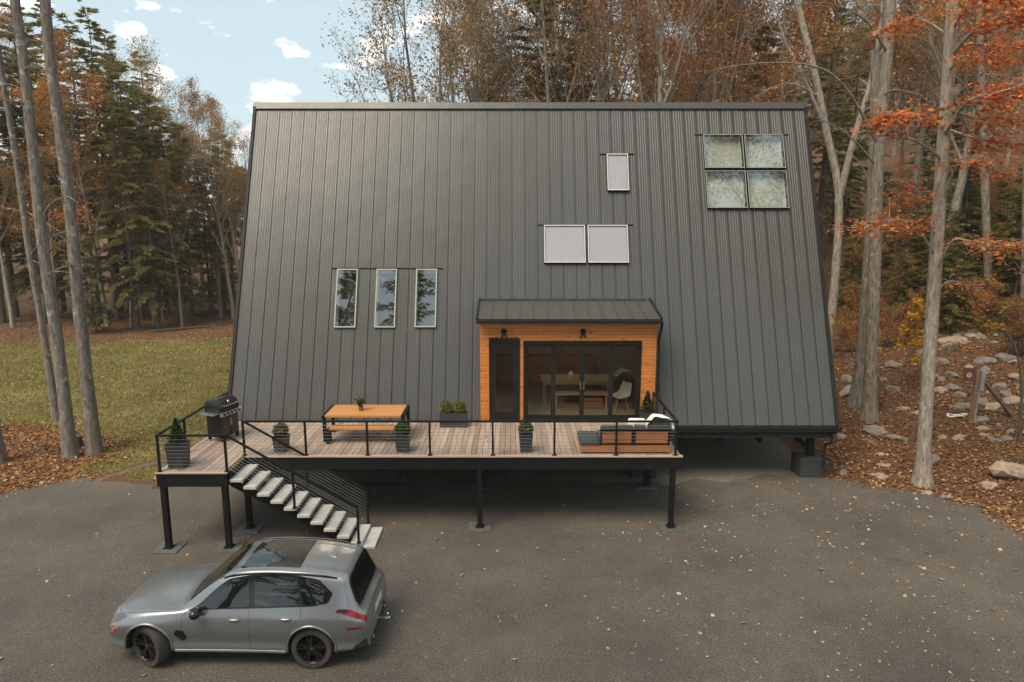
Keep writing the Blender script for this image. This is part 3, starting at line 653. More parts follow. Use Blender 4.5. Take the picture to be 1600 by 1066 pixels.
for x, y, s in ((-8.36,15.53,.065),(-6.90,15.55,.065),(-6.80,16.62,.065),(-.83,16.68,.065),(4.13,16.68,.065),(4.06,19.5,.10),(-.9,19.5,.10),(-6.8,19.4,.1)):
    mb = MB(); mb.box(x-s, x+s, y-s+.0, y+s, .075, DZ-.33); mb.box(x-.11,x+.11,y-.11,y+.11,.055,.075); p = mb.build('support_post', M['steel'], deck, bevel=.004)
    mb = MB(); mb.box(x-.30, x+.30, y-.28, y+.28, -.03, .054); mb.build('footing_pad', M['pad'], p, bevel=.01)
rail = MB(); RZ = DZ + .90
rail.box(-6.85, 4.22, MYF+.025, MYF+.085, RZ-.025, RZ+.02)
railing = rail.build('front_railing', M['steel'], deck, bevel=.003)
def post(parent, x, y, z0, z1):
    mb = MB(); mb.box(x-.025, x+.025, y-.025, y+.025, z0, z1); mb.box(x-.06, x+.06, y-.045, y+.045, z0, z0+.012); mb.build('rail_post', M['steel'], parent)
def cables(parent, a, b, z0, z1, n=9, r=.0045):
    for i in range(n):
        t = (i+1)/(n+1); z = z0 + (z1-z0)*t
        mb = MB(); mb.tube([(a[0],a[1],a[2]+z),(b[0],b[1],b[2]+z)], r, 5, caps=False); mb.build('cable', M['cable'], parent)
for x in (-6.82,-5.25,-3.68,-2.09,-.49,1.08,2.65,4.17): post(railing, x, MYF+.055, DZ+.002, RZ-.026)
cables(railing, (-6.82,MYF+.055,DZ), (4.17,MYF+.055,DZ), 0, .88)
mb = MB(); mb.box(-8.43,-6.76,LYF+.025,LYF+.08,RZ-.025,RZ+.02); mb.box(-8.43,-8.375,LYF+.081,DYB-.1,RZ-.025,RZ+.02); r2 = mb.build('landing_railing', M['steel'], deck, bevel=.003)
for x, y in ((-8.40,LYF+.055),(-6.80,LYF+.055),(-8.40,16.85),(-8.40,18.2),(-8.40,19.5)): post(r2, x, y, DZ+.002, RZ-.026)
cables(r2, (-8.4,LYF+.055,DZ), (-6.8,LYF+.055,DZ), 0, .88); cables(r2, (-8.4,LYF+.055,DZ), (-8.4,19.5,DZ), 0, .88)
mb = MB(); mb.box(4.15,4.205,MYF+.09,DYB-.05,RZ-.025,RZ+.02); r3 = mb.build('side_railing', M['steel'], deck, bevel=.003)
for y in (18.1, 19.55): post(r3, 4.17, y, DZ+.002, RZ-.026)
cables(r3, (4.17,MYF+.055,DZ), (4.17,19.55,DZ), 0, .88)

# staircase
st = thing('staircase', 'open staircase with pale concrete treads and black cable handrails', 'staircase', (-5.2, 16.0, 0))
SY0, SY1 = 15.50, 16.56
def sx(i): return -6.60 + .312*i
def sz(i): return 1.80 - .181*i
for i in range(10):
    mb = MB(); mb.box(sx(i)-.15, sx(i)+.145, SY0, SY1, sz(i)-.07, sz(i)); mb.build('tread', M['tread'], st, bevel=.006)
mb = MB(); mb.box(sx(9)-.15, sx(9)+.45, SY0+.02, SY1+.02, -.05, .085); mb.build('base_slab', M['tread'], st, bevel=.01)
for y in (15.72, 16.34):
    mb = MB(); mb.bar((sx(-.6), y, sz(-.6)-.27), (sx(8.6), y, sz(8.6)-.24), .08, .16); mb.build('stringer', M['steel'], st)
for y, nm in ((SY0-.0,'near'),(SY1+.05,'far')):
    yy = y
    mb = MB(); P0 = Vector((-6.78,yy+.02,RZ)); P1 = Vector((sx(9)+.08,yy+.02,sz(9)+.90)); mb.bar(P0, P1, .055, .045); hr = mb.build('handrail', M['steel'], st, bevel=.003)
    for i in (4.35, 9.2):
        mb = MB(); x = sx(i); zt = P0.z + (P1.z-P0.z)*(x-P0.x)/(P1.x-P0.x); zb = sz(round(i-.01)) + .002
        mb.box(x-.025,x+.025,yy-.005,yy+.045,zb,zt-.022); mb.box(x-.05,x+.05,yy-.03,yy+.07,zb,zb+.012); mb.build('rail_post', M['steel'], hr)
    cables(hr, (P0.x,yy+.02,P0.z-.9), (P1.x,yy+.02,P1.z-.9), 0, .88)

# ------------------------------------------------------------------ things on the deck
def shrub_ball(name, c, r, n, mat, seed, parent, size=.05, flat=1.0, cone=0, spiky=0):
    rng = np.random.default_rng(seed); d = rng.normal(size=(n,3)); d /= np.linalg.norm(d,axis=1)[:,None]
    rad = rng.uniform(.35,1,size=(n,1))**.5*(1+.13*np.sin(d[:,:1]*7+seed)*np.cos(d[:,1:2]*6))
    C = d*rad*np.array(r)
    if cone:
        h = rng.uniform(0,1,size=n)**1.25; a = rng.uniform(0,2*math.pi,n); rr = (1-h)**.8*rng.uniform(.4,1.08,n)*(1+.15*np.sin(h*40)); C = np.stack([np.cos(a)*rr*r[0],np.sin(a)*rr*r[1],h*r[2]],1)
    C = C + np.array(c) - np.array(ORG[parent.name])
    o = link(name, quads_mesh(name, leaf_quads(C, size, rng, 0, .5 if not spiky else .2), mat), parent); return o
def square_planter(x, y, w, h, taper, label, seed, plant='ball', z0=DZ+.004):
    t = thing('potted_shrub', label, 'potted plant', (x, y, z0), 'potted shrubs on the deck')
    mb = MB(); a, b = w/2*taper, w/2
    V = [(x-a,y-a,z0),(x+a,y-a,z0),(x+a,y+a,z0),(x-a,y+a,z0),(x-b,y-b,z0+h),(x+b,y-b,z0+h),(x+b,y+b,z0+h),(x-b,y+b,z0+h)]
    c = b-.025; V += [(x-c,y-c,z0+h),(x+c,y-c,z0+h),(x+c,y+c,z0+h),(x-c,y+c,z0+h),(x-c,y-c,z0+h-.05),(x+c,y-c,z0+h-.05),(x+c,y+c,z0+h-.05),(x-c,y+c,z0+h-.05)]
    F = [(3,2,1,0),(0,1,5,4),(1,2,6,5),(2,3,7,6),(3,0,4,7)]
    for i in range(4): j = (i+1)%4; F += [(4+i,4+j,8+j,8+i),(8+i,8+j,12+j,12+i)]
    mb.add(V, F); mb.build('planter', M['planter'], t)
    mb = MB(); mb.box(x-c+.001,x+c-.001,y-c+.001,y+c-.001,z0+h-.07,z0+h-.045); mb.build('soil', M['soil'], t)
    mb = MB(); mb.tube([(x,y,z0+h-.05),(x+.01,y,z0+h+.12)],.02,6); mb.build('stem', M['bark_dark'], t)
    if plant == 'ball': shrub_ball('foliage', (x,y,z0+h+.14), (b*1.15,b*1.15,.19), 1300, M['boxwood'], seed, t)
    else: shrub_ball('foliage', (x,y,z0+h-.03), (b*1.0,b*1.0,.62), 1500, M['cypress'], seed, t, .07, cone=1, spiky=0)
square_planter(-8.10,15.85,.42,.62,.85,'cone-shaped evergreen in a tall dark planter at the landing corner',1,'cone')
square_planter(-5.98,16.98,.36,.42,.8,'round boxwood in dark planter behind the top of the stairs',2)
square_planter(-2.83,16.98,.36,.46,.8,'round boxwood in dark planter in front of the picnic table',3)
square_planter(.36,16.98,.36,.46,.8,'round boxwood in dark planter on open deck before the glass doors',4)
square_planter(3.93,19.2,.40,.45,.85,'cone-shaped evergreen in dark planter beside the sliding doors',5,'cone')
t = thing('trough_planter', 'dark trough planter with two yellow-green shrubs against the metal roof', 'planter', (-1.70,19.2,DZ))
mb = MB(); x0,x1,y0,y1,z0,z1 = -2.09,-1.31,19.02,19.36,DZ+.004,DZ+.42
mb.box(x0,x1,y0,y0+.02,z0,z1); mb.box(x0,x1,y1-.02,y1,z0,z1); mb.box(x0,x0+.02,y0+.02,y1-.02,z0,z1); mb.box(x1-.02,x1,y0+.02,y1-.02,z0,z1); mb.box(x0+.02,x1-.02,y0+.02,y1-.02,z0,z0+.02); mb.build('trough', M['planter'], t)
mb = MB(); mb.box(x0+.021,x1-.021,y0+.021,y1-.021,z1-.08,z1-.04); mb.build('soil', M['soil'], t)
for i, x in enumerate((-1.90,-1.50)): shrub_ball('shrub', (x,19.19,z1+.13), (.17,.16,.22), 900, M['goldshrub'], 20+i, t, .10, spiky=1); 
# picnic table with attached bench
t = thing('picnic_table', 'orange wooden picnic table with black end frames on the deck', 'table', (-4.0,18.2,DZ))
for i in range(6): mb = MB(); mb.box(-5.02,-2.98,17.66+i*.183,17.66+i*.183+.179,DZ+.70,DZ+.76); mb.build('top_plank', M['teak'], t, bevel=.004)
for x in (-5.10,-2.97):
    mb = MB(); mb.box(x,x+.07,17.64,18.78,DZ+.66,DZ+.762); mb.box(x,x+.07,17.70,17.84,DZ+.004,DZ+.66); mb.box(x,x+.07,18.58,18.72,DZ+.004,DZ+.66); mb.build('end_frame', M['steel'], t, bevel=.006)
mb = MB(); mb.box(-5.03,-2.97,18.15,18.25,DZ+.58,DZ+.69); mb.build('crossbar', M['steel'], t)
t = thing('picnic_bench', 'orange wooden bench tucked under the near side of the picnic table', 'bench', (-4.0,17.8,DZ))
for i in range(2): mb = MB(); mb.box(-4.88,-3.1,17.50+i*.165,17.50+i*.165+.160,DZ+.40,DZ+.455); mb.build('seat_plank', M['teak'], t, bevel=.004)
for x in (-4.98,-3.10):
    mb = MB(); mb.box(x+.0,x+.09,17.52,17.82,DZ+.004,DZ+.40); mb.build('leg', M['steel'], t, bevel=.006)
t = thing('table_plant', 'small leafy plant in a brown pot on the picnic table', 'potted plant', (-4.15,18.15,DZ+.76))
mb = MB(); mb.lathe([(0,.001),(.055,.001),(.07,.13),(.06,.13),(.055,.11),(0,.11)], (-4.15,18.15,DZ+.76), 14); mb.build('pot', M['terracotta'], t, smooth=40)
rng = np.random.default_rng(3); A = rng.uniform(0,2*math.pi,14); C = []
mb = MB()
for a in A:
    h = rng.uniform(.12,.30); rr = rng.uniform(.03,.17); p0 = Vector((-4.15,18.15,DZ+.86)); p1 = p0+Vector((math.cos(a)*rr,math.sin(a)*rr,h)); mb.tube([p0,(p0+p1)/2+Vector((0,0,.03)),p1],.004,4)
    for k in range(9): C.append(p0.lerp(p1, rng.uniform(.35,1.05)) + Vector(rng.normal(0,.025,3)))
mb.build('stem', M['boxwood'], t); C = np.array([tuple(c) for c in C]) - np.array(ORG[t.name]); link('leaf_cluster', quads_mesh('leaf_cluster', leaf_quads(C,.075,rng,.2,.6), M['boxwood']), t)
# lounge sofa seen from behind
t = thing('lounge_sofa', 'low wooden lounge sofa with charcoal cushions at the deck railing', 'sofa', (3.0,17.2,DZ))
SX0, SX1, SB = 1.75, 4.08, 16.80
for i in range(5): mb = MB(); mb.box(SX0,SX1,SB+i*.19,SB+i*.19+.184,DZ+.14,DZ+.185); mb.build('base_slat', M['teakd'], t, bevel=.004)
mb = MB(); mb.box(SX0,SX1,SB-.028,SB-.002,DZ+.045,DZ+.19); mb.box(SX0+.01,SX1-.01,SB+.95,SB+.975,DZ+.045,DZ+.185); mb.build('base_rail', M['teakd'], t, bevel=.004)
for x in (SX0+.08,SX1-.16):
    for y in (SB+.05,SB+.82): mb = MB(); mb.box(x,x+.08,y,y+.08,DZ+.004,DZ+.139); mb.build('leg', M['steel'], t)
for xa, xb in ((2.32,3.065),(3.18,4.0)):
    for i in range(3): mb = MB(); mb.box(xa,xb,SB+.02,SB+.045,DZ+.27+i*.105,DZ+.365+i*.105); mb.build('back_slat', M['teakd'], t, bevel=.004)
for x in (2.27,3.10,4.0): mb = MB(); mb.box(x,x+.07,SB+.047,SB+.10,DZ+.186,DZ+.60); mb.build('back_post', M['steel'], t)
mb = MB(); mb.box(2.26,4.08,SB+.01,SB+.12,DZ+.601,DZ+.63); mb.build('back_rail', M['steel'], t)
for xa, xb in ((SX0+.01,2.26),): mb = MB(); mb.box(xa,xb,SB+.0,SB+.92,DZ+.188,DZ+.33); mb.build('chaise_cushion', M['cushion'], t, bevel=.03, smooth=50)
for xa, xb in ((2.28,3.13),(3.15,4.03)):
    mb = MB(); mb.box(xa,xb,SB+.26,SB+.94,DZ+.188,DZ+.34); mb.build('seat_cushion', M['cushion'], t, bevel=.03, smooth=50)
    mb = MB(); mb.box(xa+.01,xb-.01,SB+.105,SB+.255,DZ+.345,DZ+.70); mb.build('back_cushion', M['cushion'], t, bevel=.035, smooth=50)
t = thing('scatter_pillow', 'white patterned scatter pillow on the lounge sofa', 'pillow', (3.35,17.2,DZ+.35))
mb = MB(); mb.box(3.02,3.46,17.08,17.2,DZ+.46,DZ+.84); mb.build('pillow_cover', M['white_cloth'], t, bevel=.05, smooth=60)
mb = MB()
for i in range(6): mb.bar((3.16+i*.035,17.072,DZ+.60+.02*(i%2)),(3.20+i*.03,17.072,DZ+.72-.02*(i%3)),.012,.006,(0,1,0))
mb.build('print', M['boxwood'], t)
t = thing('throw_blanket', 'white throw blanket heaped over the sofa corner', 'blanket', (3.75,17.0,DZ+.6))
mb = MB(); nu, nv = 22, 16; V = []; F = []
for j in range(nv):
    for i in range(nu):
        u, v = i/(nu-1), j/(nv-1); a = u*math.pi
        V.append((3.80-.36*math.cos(a)*(1-.1*v)+.02*math.sin(v*17+u*9), 16.88+.42*v+.02*math.sin(u*23), DZ+.60+.36*math.sin(a)**.8+.025*math.sin(u*19+v*7)-.05*v))
for j in range(nv-1):
    for i in range(nu-1): F.append((j*nu+i,j*nu+i+1,(j+1)*nu+i+1,(j+1)*nu+i))
mb.add(V,F); o = mb.build('blanket_fold', M['white_cloth'], t, smooth=70); o.modifiers.new('thick','SOLIDIFY').thickness = .02
t = thing('triangle_cushion', 'charcoal cushion leaning under the white blanket', 'cushion', (3.8,17.0,DZ+.35))
mb = MB(); V = []
for y in (16.93,17.05): V += [(3.50,y,DZ+.63),(4.10,y,DZ+.63),(3.93,y,DZ+.90),(3.67,y,DZ+.90)]
mb.add(V,[(0,1,2,3),(7,6,5,4),(0,4,5,1),(1,5,6,2),(2,6,7,3),(3,7,4,0)]); mb.build('cushion_body', M['cushion'], t, bevel=.02, smooth=50)
# gas grill, front turned to the right
t = thing('gas_grill', 'black gas barbecue grill with closed lid at the deck corner', 'grill', (-7.93,18.05,DZ))
mw = Matrix.Translation((-7.93,18.05,DZ)) @ Matrix.Rotation(R(70),4,'Z') @ Matrix.Scale(.9,4,(1,0,0))
def gpart(fn, name, mat, parent, bevel=0, smooth=None):
    mb = MB(); fn(mb); mb.v = [tuple(mw @ Vector(p)) for p in mb.v]; return mb.build(name, mat, parent, bevel, smooth)
gpart(lambda m: m.box(-.36,.36,-.24,.24,.12,.72), 'cabinet', M['grill_black'], t, .01)
for x in (-.18,.18): gpart(lambda m: m.box(x-.165,x+.165,-.256,-.242,.16,.68), 'cabinet_door', M['grill_black'], t, .004)
for x in (-.03,.03): gpart(lambda m: m.box(x-.008,x+.008,-.285,-.257,.42,.62), 'door_handle', M['grill_steel'], t)
gpart(lambda m: m.box(-.40,.40,-.28,.27,.725,.84), 'firebox', M['grill_black'], t, .015)
def lid(m):
    pr = [(-.27,0),(-.27,.10),(-.20,.24),(-.06,.32),(.12,.32),(.24,.24),(.26,0)]; V = [(x,y,.842+z) for x in (-.40,.40) for y,z in pr]; n = len(pr)
    m.add(V, [tuple(range(n)), tuple(range(2*n-1,n-1,-1))] + [(i,i+n,(i+1)%n+n,(i+1)%n) for i in range(n)])
ld = gpart(lid, 'lid', M['grill_black'], t, .012, 40)
gpart(lambda m: (m.tube([(-.30,-.33,1.0),(.30,-.33,1.0)],.014,8), m.box(-.29,-.27,-.33,-.24,.99,1.01), m.box(.27,.29,-.33,-.24,.99,1.01)), 'lid_handle', M['grill_steel'], ld)
gpart(lambda m: m.lathe([(0,-.262),(.045,-.258),(.05,-.24)],(0,0,1.07),14,'y'), 'thermometer', M['grill_steel'], ld)
pn = gpart(lambda m: m.add([(-.42,-.30,.71),(.42,-.30,.71),(.42,-.36,.83),(-.42,-.36,.83),(-.42,-.281,.71),(.42,-.281,.71),(.42,-.281,.835),(-.42,-.281,.835)],[(0,1,2,3),(7,6,5,4),(0,4,5,1),(1,5,6,2),(2,6,7,3),(3,7,4,0)]), 'control_panel', M['grill_steel'], t)
for x in (-.3,-.15,0,.15,.3): gpart(lambda m: m.lathe([(0,-.385),(.028,-.38),(.03,-.335),(0,-.33)],(x,0,.775),12,'y'), 'knob', M['grill_black'], pn, 0, 40)
for s in (-1,): gpart(lambda m: m.box(min(s*.405,s*.66),max(s*.405,s*.66),-.25,.22,.80,.835), 'side_shelf', M['grill_steel'], t, .008)
for x in (-.32,.32):
    for y in (-.2,.2): gpart(lambda m: m.lathe([(0,-.02),(.05,-.02),(.055,0),(.05,.02),(0,.02)],(x,y,.06),12,'x'), 'caster_wheel', M['grill_black'], t, 0, 40)
gpart(lambda m: [m.box(x-.012,x+.012,y-.03,y+.03,.05,.121) for x in (-.35,.35) for y in (-.2,.2)], 'caster_bracket', M['steel'], t)

rng = np.random.default_rng(8); C = np.stack([rng.uniform(-8.2,4.2,46), rng.uniform(16.75,19.6,46), np.full(46,DZ+.012)],1)
tag(link('deck_leaves', quads_mesh('deck_leaves', leaf_quads(C,.085,rng,.85,.65), M['dryleaf'])), 'few dry leaves scattered on the deck boards', 'leaves', kind='stuff')

# ------------------------------------------------------------------ parked car
def car_paint():
    m, nt, out = new_mat('satin_grey_car_paint'); p = N(nt, 'ShaderNodeBsdfPrincipled', Roughness=.34, Metallic=.6)
    v = coords(nt); fl = noise(nt, v, 900, 2); col = ramp(nt, fl, [(.3,(.225,.23,.235)),(.7,(.275,.28,.285))])
    nt.links.new(col, p.inputs['Base Color']); p.inputs['Coat Weight'].default_value = .5; p.inputs['Coat Roughness'].default_value = .12
    rr = nt.nodes.new('ShaderNodeMapRange'); rr.inputs['To Min'].default_value = .2; rr.inputs['To Max'].default_value = .27
    nt.links.new(noise(nt, v, 2.5, 4), rr.inputs['Value']); nt.links.new(rr.outputs[0], p.inputs['Roughness'])
    nt.links.new(p.outputs[0], out.inputs['Surface']); return m
def gloss(name, c, rough=.05, spec=.6, metal=0):
    return simple(name, c, rough, metal, .05, 3, 0, 40, spec=spec)
M['paint'] = car_paint(); M['carglass'] = gloss('tinted_car_glass', (.008,.009,.008), .02, .9); M['carblack'] = gloss('gloss_black_trim', (.009,.009,.009), .15)
M['plastic'] = simple('black_plastic', (.016,.016,.016), .6, bmp=.1); M['tyre'] = simple('dusty_tyre_rubber', (.055,.047,.039), .9, var=.3, bmp=.3)
M['rim'] = gloss('black_alloy', (.014,.013,.013), .28, .5); M['tail'] = gloss('red_tail_light', (.24,.008,.007), .08); M['amber'] = gloss('amber_marker', (.80,.20,.03), .2)
M['lampglass'] = gloss('smoked_headlamp', (.10,.10,.10), .05); M['caliper'] = gloss('red_caliper', (.18,.012,.01), .4); M['chrome'] = gloss('bright_metal', (.6,.6,.6), .15, .5, 1); M['plate'] = simple('white_plate', (.6,.6,.58), .5, bmp=0)

def interp(tab):
    X = [t[0] for t in tab]; Y = [t[1] for t in tab]; n = len(X)
    d = [(Y[i+1]-Y[i])/(X[i+1]-X[i]) for i in range(n-1)]
    m = [d[0]] + [0 if d[i-1]*d[i] <= 0 else 2*d[i-1]*d[i]/(d[i-1]+d[i]) for i in range(1,n-1)] + [d[-1]]
    def f(x):
        if x <= X[0]: return Y[0]
        if x >= X[-1]: return Y[-1]
        i = 0
        while X[i+1] < x: i += 1
        h = X[i+1]-X[i]; t = (x-X[i])/h
        return (2*t**3-3*t*t+1)*Y[i] + (t**3-2*t*t+t)*h*m[i] + (-2*t**3+3*t*t)*Y[i+1] + (t**3-t*t)*h*m[i+1]
    return f
CL = 4.94
wS = interp([(0,.72),(.05,.83),(.15,.90),(.35,.955),(.7,.985),(1.2,.985),(2,.975),(3,.98),(3.6,.998),(4.1,.99),(4.5,.965),(4.75,.925),(4.88,.87),(4.94,.80)])
ztS = interp([(0,.74),(.03,.87),(.09,.945),(.25,1.005),(.6,1.06),(1.0,1.095),(1.35,1.115),(1.46,1.13),(1.7,1.29),(1.95,1.475),(2.2,1.625),(2.42,1.70),(2.7,1.738),(3.1,1.752),(3.6,1.735),(4.0,1.70),(4.35,1.648),(4.50,1.615),(4.56,1.56),(4.65,1.38),(4.74,1.18),(4.79,1.08),(4.85,1.03),(4.91,.98),(4.94,.90)])
dropS = interp([(0,.02),(.3,.035),(1.3,.04),(1.5,.045),(2.2,.06),(2.6,.075),(4.3,.07),(4.5,.06),(4.8,.04),(4.94,.02)])
y5S = interp([(0,.46),(.1,.56),(.3,.64),(.8,.68),(1.3,.71),(1.46,.745),(1.95,.71),(2.3,.675),(2.7,.67),(3.6,.665),(4.3,.645),(4.5,.63),(4.65,.66),(4.8,.69),(4.94,.60)])
z4S = interp([(0,.68),(.09,.85),(.25,.925),(.6,.985),(1.0,1.02),(1.46,1.05),(2,1.08),(3,1.11),(4,1.145),(4.4,1.14),(4.62,1.09),(4.76,1.0),(4.88,.93),(4.94,.84)])
y4S = interp([(0,.58),(.1,.72),(.3,.80),(.7,.86),(1.2,.885),(1.6,.90),(3,.905),(4,.90),(4.4,.865),(4.65,.83),(4.8,.80),(4.94,.68)])
z3S = interp([(0,.58),(.1,.74),(.3,.81),(.7,.85),(1.5,.89),(3,.92),(4,.96),(4.5,.97),(4.8,.90),(4.94,.78)])
def ctrl(s):
    w = wS(s); zt = ztS(s); dr = dropS(s); y5 = y5S(s)
    return [(w-.14, .25 if .4 < s < 4.4 else .25+.04*(s<=.4)+.08*(s>=4.4)*min(1,(s-4.4)/.4)), (w-.03,.36), (w-.04,.50), (w-.002,.72 if s > .2 else .52+s), (w-.014, z3S(s)), (y4S(s), z4S(s)), (y5, zt-dr), (y5*.55, zt-dr*.25), (0, zt)]
NV = 8
def car_pt(s, v, off=0.0):
    def raw(s, v):
        c = ctrl(min(max(s,0),CL)); i = min(int(v), NV-1); t = v-i
        p1, p2 = c[i], c[i+1]; p0 = c[i-1] if i > 0 else p1; p3 = c[i+2] if i+2 <= NV else (-c[NV-1][0], c[NV-1][1])
        k = .5
        m1 = ((p2[0]-p0[0])*k, (p2[1]-p0[1])*k); m2 = ((p3[0]-p1[0])*k, (p3[1]-p1[1])*k)
        # limit tangents so short and long spans mix without overshoot
        L = math.hypot(p2[0]-p1[0], p2[1]-p1[1])
        def lim(m):
            l = math.hypot(*m); return m if l <= L*1.1 or l < 1e-9 else (m[0]*L*1.1/l, m[1]*L*1.1/l)
        m1, m2 = lim(m1), lim(m2)
        h = [2*t**3-3*t*t+1, t**3-2*t*t+t, -2*t**3+3*t*t, t**3-t*t]
        return Vector((-s, h[0]*p1[0]+h[1]*m1[0]+h[2]*p2[0]+h[3]*m2[0], h[0]*p1[1]+h[1]*m1[1]+h[2]*p2[1]+h[3]*m2[1]))
    p = raw(s, v)
    if off:
        e = 1e-3; a = raw(min(s+e,CL), v) - raw(max(s-e,0), v); b = raw(s, min(v+e,NV)) - raw(s, max(v-e,0))
        n = b.cross(a)
        if n.length > 1e-12:
            n.normalize()
            if n.dot(Vector((0, p.y, (p.z-.75)*1.2 if v > 4 else 0)) + Vector((-(s-CL/2)*.15,0,0))) < 0: n = -n
            p = p + n*off
    return p
CAR_X, CAR_Y, CAR_R = -6.44 + .86*0, 11.99, R(180)
car = thing('parked_car', 'satin grey five-door SUV parked on the asphalt below the stairs', 'car', (-7.28, 12.0, .024), rz=R(180-1.0)); car.scale = (.958,1,1)
FA, RA, WR = .85, 3.90, .385       # axle stations and wheel radius
class CB(MB):
    def put(s, name, mats, parent, bevel=0, smooth=None):
        o = link(name, s.mesh(name, mats, (0,0,0), bevel, smooth), parent); return o
stn = sorted(set([round(x,3) for x in list(np.linspace(0,.4,12))+list(np.linspace(.4,4.4,50))+list(np.linspace(4.4,CL,20))]))
vs = list(np.linspace(0,NV,49))
mb = CB(); V = []; F = []
ring = [( 1, v) for v in vs] + [(-1, v) for v in vs[-2::-1]]
for s in stn:
    for sg, v in ring: p = car_pt(s, v); V.append((p.x, p.y*sg, p.z))
nr = len(ring)
for i in range(len(stn)-1):
    for j in range(nr-1): F.append((i*nr+j, i*nr+j+1, (i+1)*nr+j+1, (i+1)*nr+j))
    F.append((i*nr+nr-1, i*nr, (i+1)*nr, (i+1)*nr+nr-1))
F.append(tuple(range(nr))); F.append(tuple((len(stn)-1)*nr+j for j in range(nr-1,-1,-1)))
mb.add(V, F)
body = mb.put('body', [M['paint'], M['plastic']], car)
cut = CB()
for a in (FA, RA):
    for sg in (-1,1):
        n = 40; VV = []
        for y in (.60*sg, 1.2*sg):
            for k in range(n): t = 2*math.pi*k/n; VV.append((-a+.435*math.cos(t), y, WR+.01+.435*math.sin(t)))
        cut.add(VV, [tuple(range(n)), tuple(range(2*n-1,n-1,-1))] + [(k,(k+1)%n,(k+1)%n+n,k+n) for k in range(n)])
cut_o = cut.put('arch_cutter', M['plastic'], car)
md = body.modifiers.new('arches','BOOLEAN'); md.object = cut_o; md.operation = 'DIFFERENCE'; md.solver = 'EXACT'
bpy.context.view_layer.update()
nme = bpy.data.meshes.new_from_object(body.evaluated_get(bpy.context.evaluated_depsgraph_get()))
body.modifiers.clear(); body.data = nme; bpy.data.objects.remove(cut_o)
while len(nme.materials) < 2: nme.materials.append(M['plastic'])
for p in nme.polygons:
    c = p.center; p.material_index = 0; p.use_smooth = True
    for a in (FA, RA):
        d = math.hypot(c.x+a, c.z-WR-.01)
        if d < .434 and abs(c.y) < .99 and (abs(p.normal.y) < .3 or abs(abs(c.y)-.60) < .01) and abs(c.y) < wS(-c.x)-.002: p.material_index = 1
    if p.normal.z < -.8: p.material_index = 1
nme.set_sharp_from_angle(angle=R(38))

def decal(poly, off, both=True, centre=False, step=.09, vstep=.25, thick=.0):
    """faces following the body surface inside a polygon given in (station, section) coordinates"""
    bm = bmesh.new(); bm.faces.new([bm.verts.new((a,b,0)) for a,b in poly])
    s0, s1 = min(p[0] for p in poly), max(p[0] for p in poly); v0, v1 = min(p[1] for p in poly), max(p[1] for p in poly)
    x = s0+step
    while x < s1: bmesh.ops.bisect_plane(bm, geom=bm.verts[:]+bm.edges[:]+bm.faces[:], plane_co=(x,0,0), plane_no=(1,0,0)); x += step
    x = v0+vstep
    while x < v1: bmesh.ops.bisect_plane(bm, geom=bm.verts[:]+bm.edges[:]+bm.faces[:], plane_co=(0,x,0), plane_no=(0,1,0)); x += vstep
    bm.verts.index_update(); mb = CB(); sides = (1,-1) if both else (1,)
    for sg in sides:
        V = []
        for v in bm.verts: p = car_pt(v.co.x, v.co.y, off); V.append((p.x, p.y*sg, p.z))
        mb.add(V, [tuple(v.index for v in f.verts) for f in bm.faces])
    bm.free(); return mb
def side(name, mat, poly, off, parent=None, smooth=60, **k):
    for sg in (1,-1):
        d = decal(poly, off, False, **k); d.v = [(x,y*sg,z) for x,y,z in d.v]; r = d.put(name, mat, parent or car, 0, smooth)
    return r
def rnd(poly, r=.25, n=4):          # round the corners of a polygon
    out = []
    for i in range(len(poly)):
        a, b, c = Vector(poly[i-1]), Vector(poly[i]), Vector(poly[(i+1)%len(poly)])
        p, q = b+(a-b)*r, b+(c-b)*r
        for k in range(n+1): t = k/n; out.append(tuple(p*(1-t)**2 + b*2*t*(1-t) + q*t*t))
    return out
# glasshouse
side('window_surround', M['carblack'], rnd([(1.58,5.05),(2.0,5.62),(2.36,5.90),(2.9,5.96),(3.6,5.95),(4.02,5.86),(4.30,5.48),(4.22,5.18),(3.9,5.06)],.12), .004)
side('front_side_window', M['carglass'], rnd([(1.68,5.10),(2.06,5.61),(2.40,5.86),(2.72,5.91),(2.78,5.12)],.08), .009)
side('rear_side_window', M['carglass'], rnd([(2.87,5.12),(2.83,5.92),(3.60,5.91),(3.72,5.13)],.06), .009)
side('quarter_window', M['carglass'], rnd([(3.77,5.14),(3.66,5.90),(3.98,5.82),(4.25,5.46),(4.17,5.21),(3.95,5.12)],.1), .009)
def top(name, mat, poly, off, **k): d = decal(poly, off, True, **k); return d.put(name, mat, car, 0, 60)
top('windscreen', M['carglass'], [(1.47,8),(1.50,7.2),(1.56,6.35),(1.60,6.12),(2.22,6.10),(2.30,6.5),(2.34,7.2),(2.36,8)], .006)
top('roof_glass', M['carglass'], rnd([(2.50,8),(2.50,6.5),(3.62,6.5),(3.62,8)],.04), .005)
top('roof_glass_divider', M['carblack'], [(2.985,8),(2.985,6.5),(3.0,6.5),(3.0,8)], .008)
top('rear_window', M['carglass'], rnd([(4.555,8),(4.555,6.3),(4.57,6.0),(4.70,5.75),(4.76,5.95),(4.775,6.6),(4.778,8)],.05), .006, step=.02)
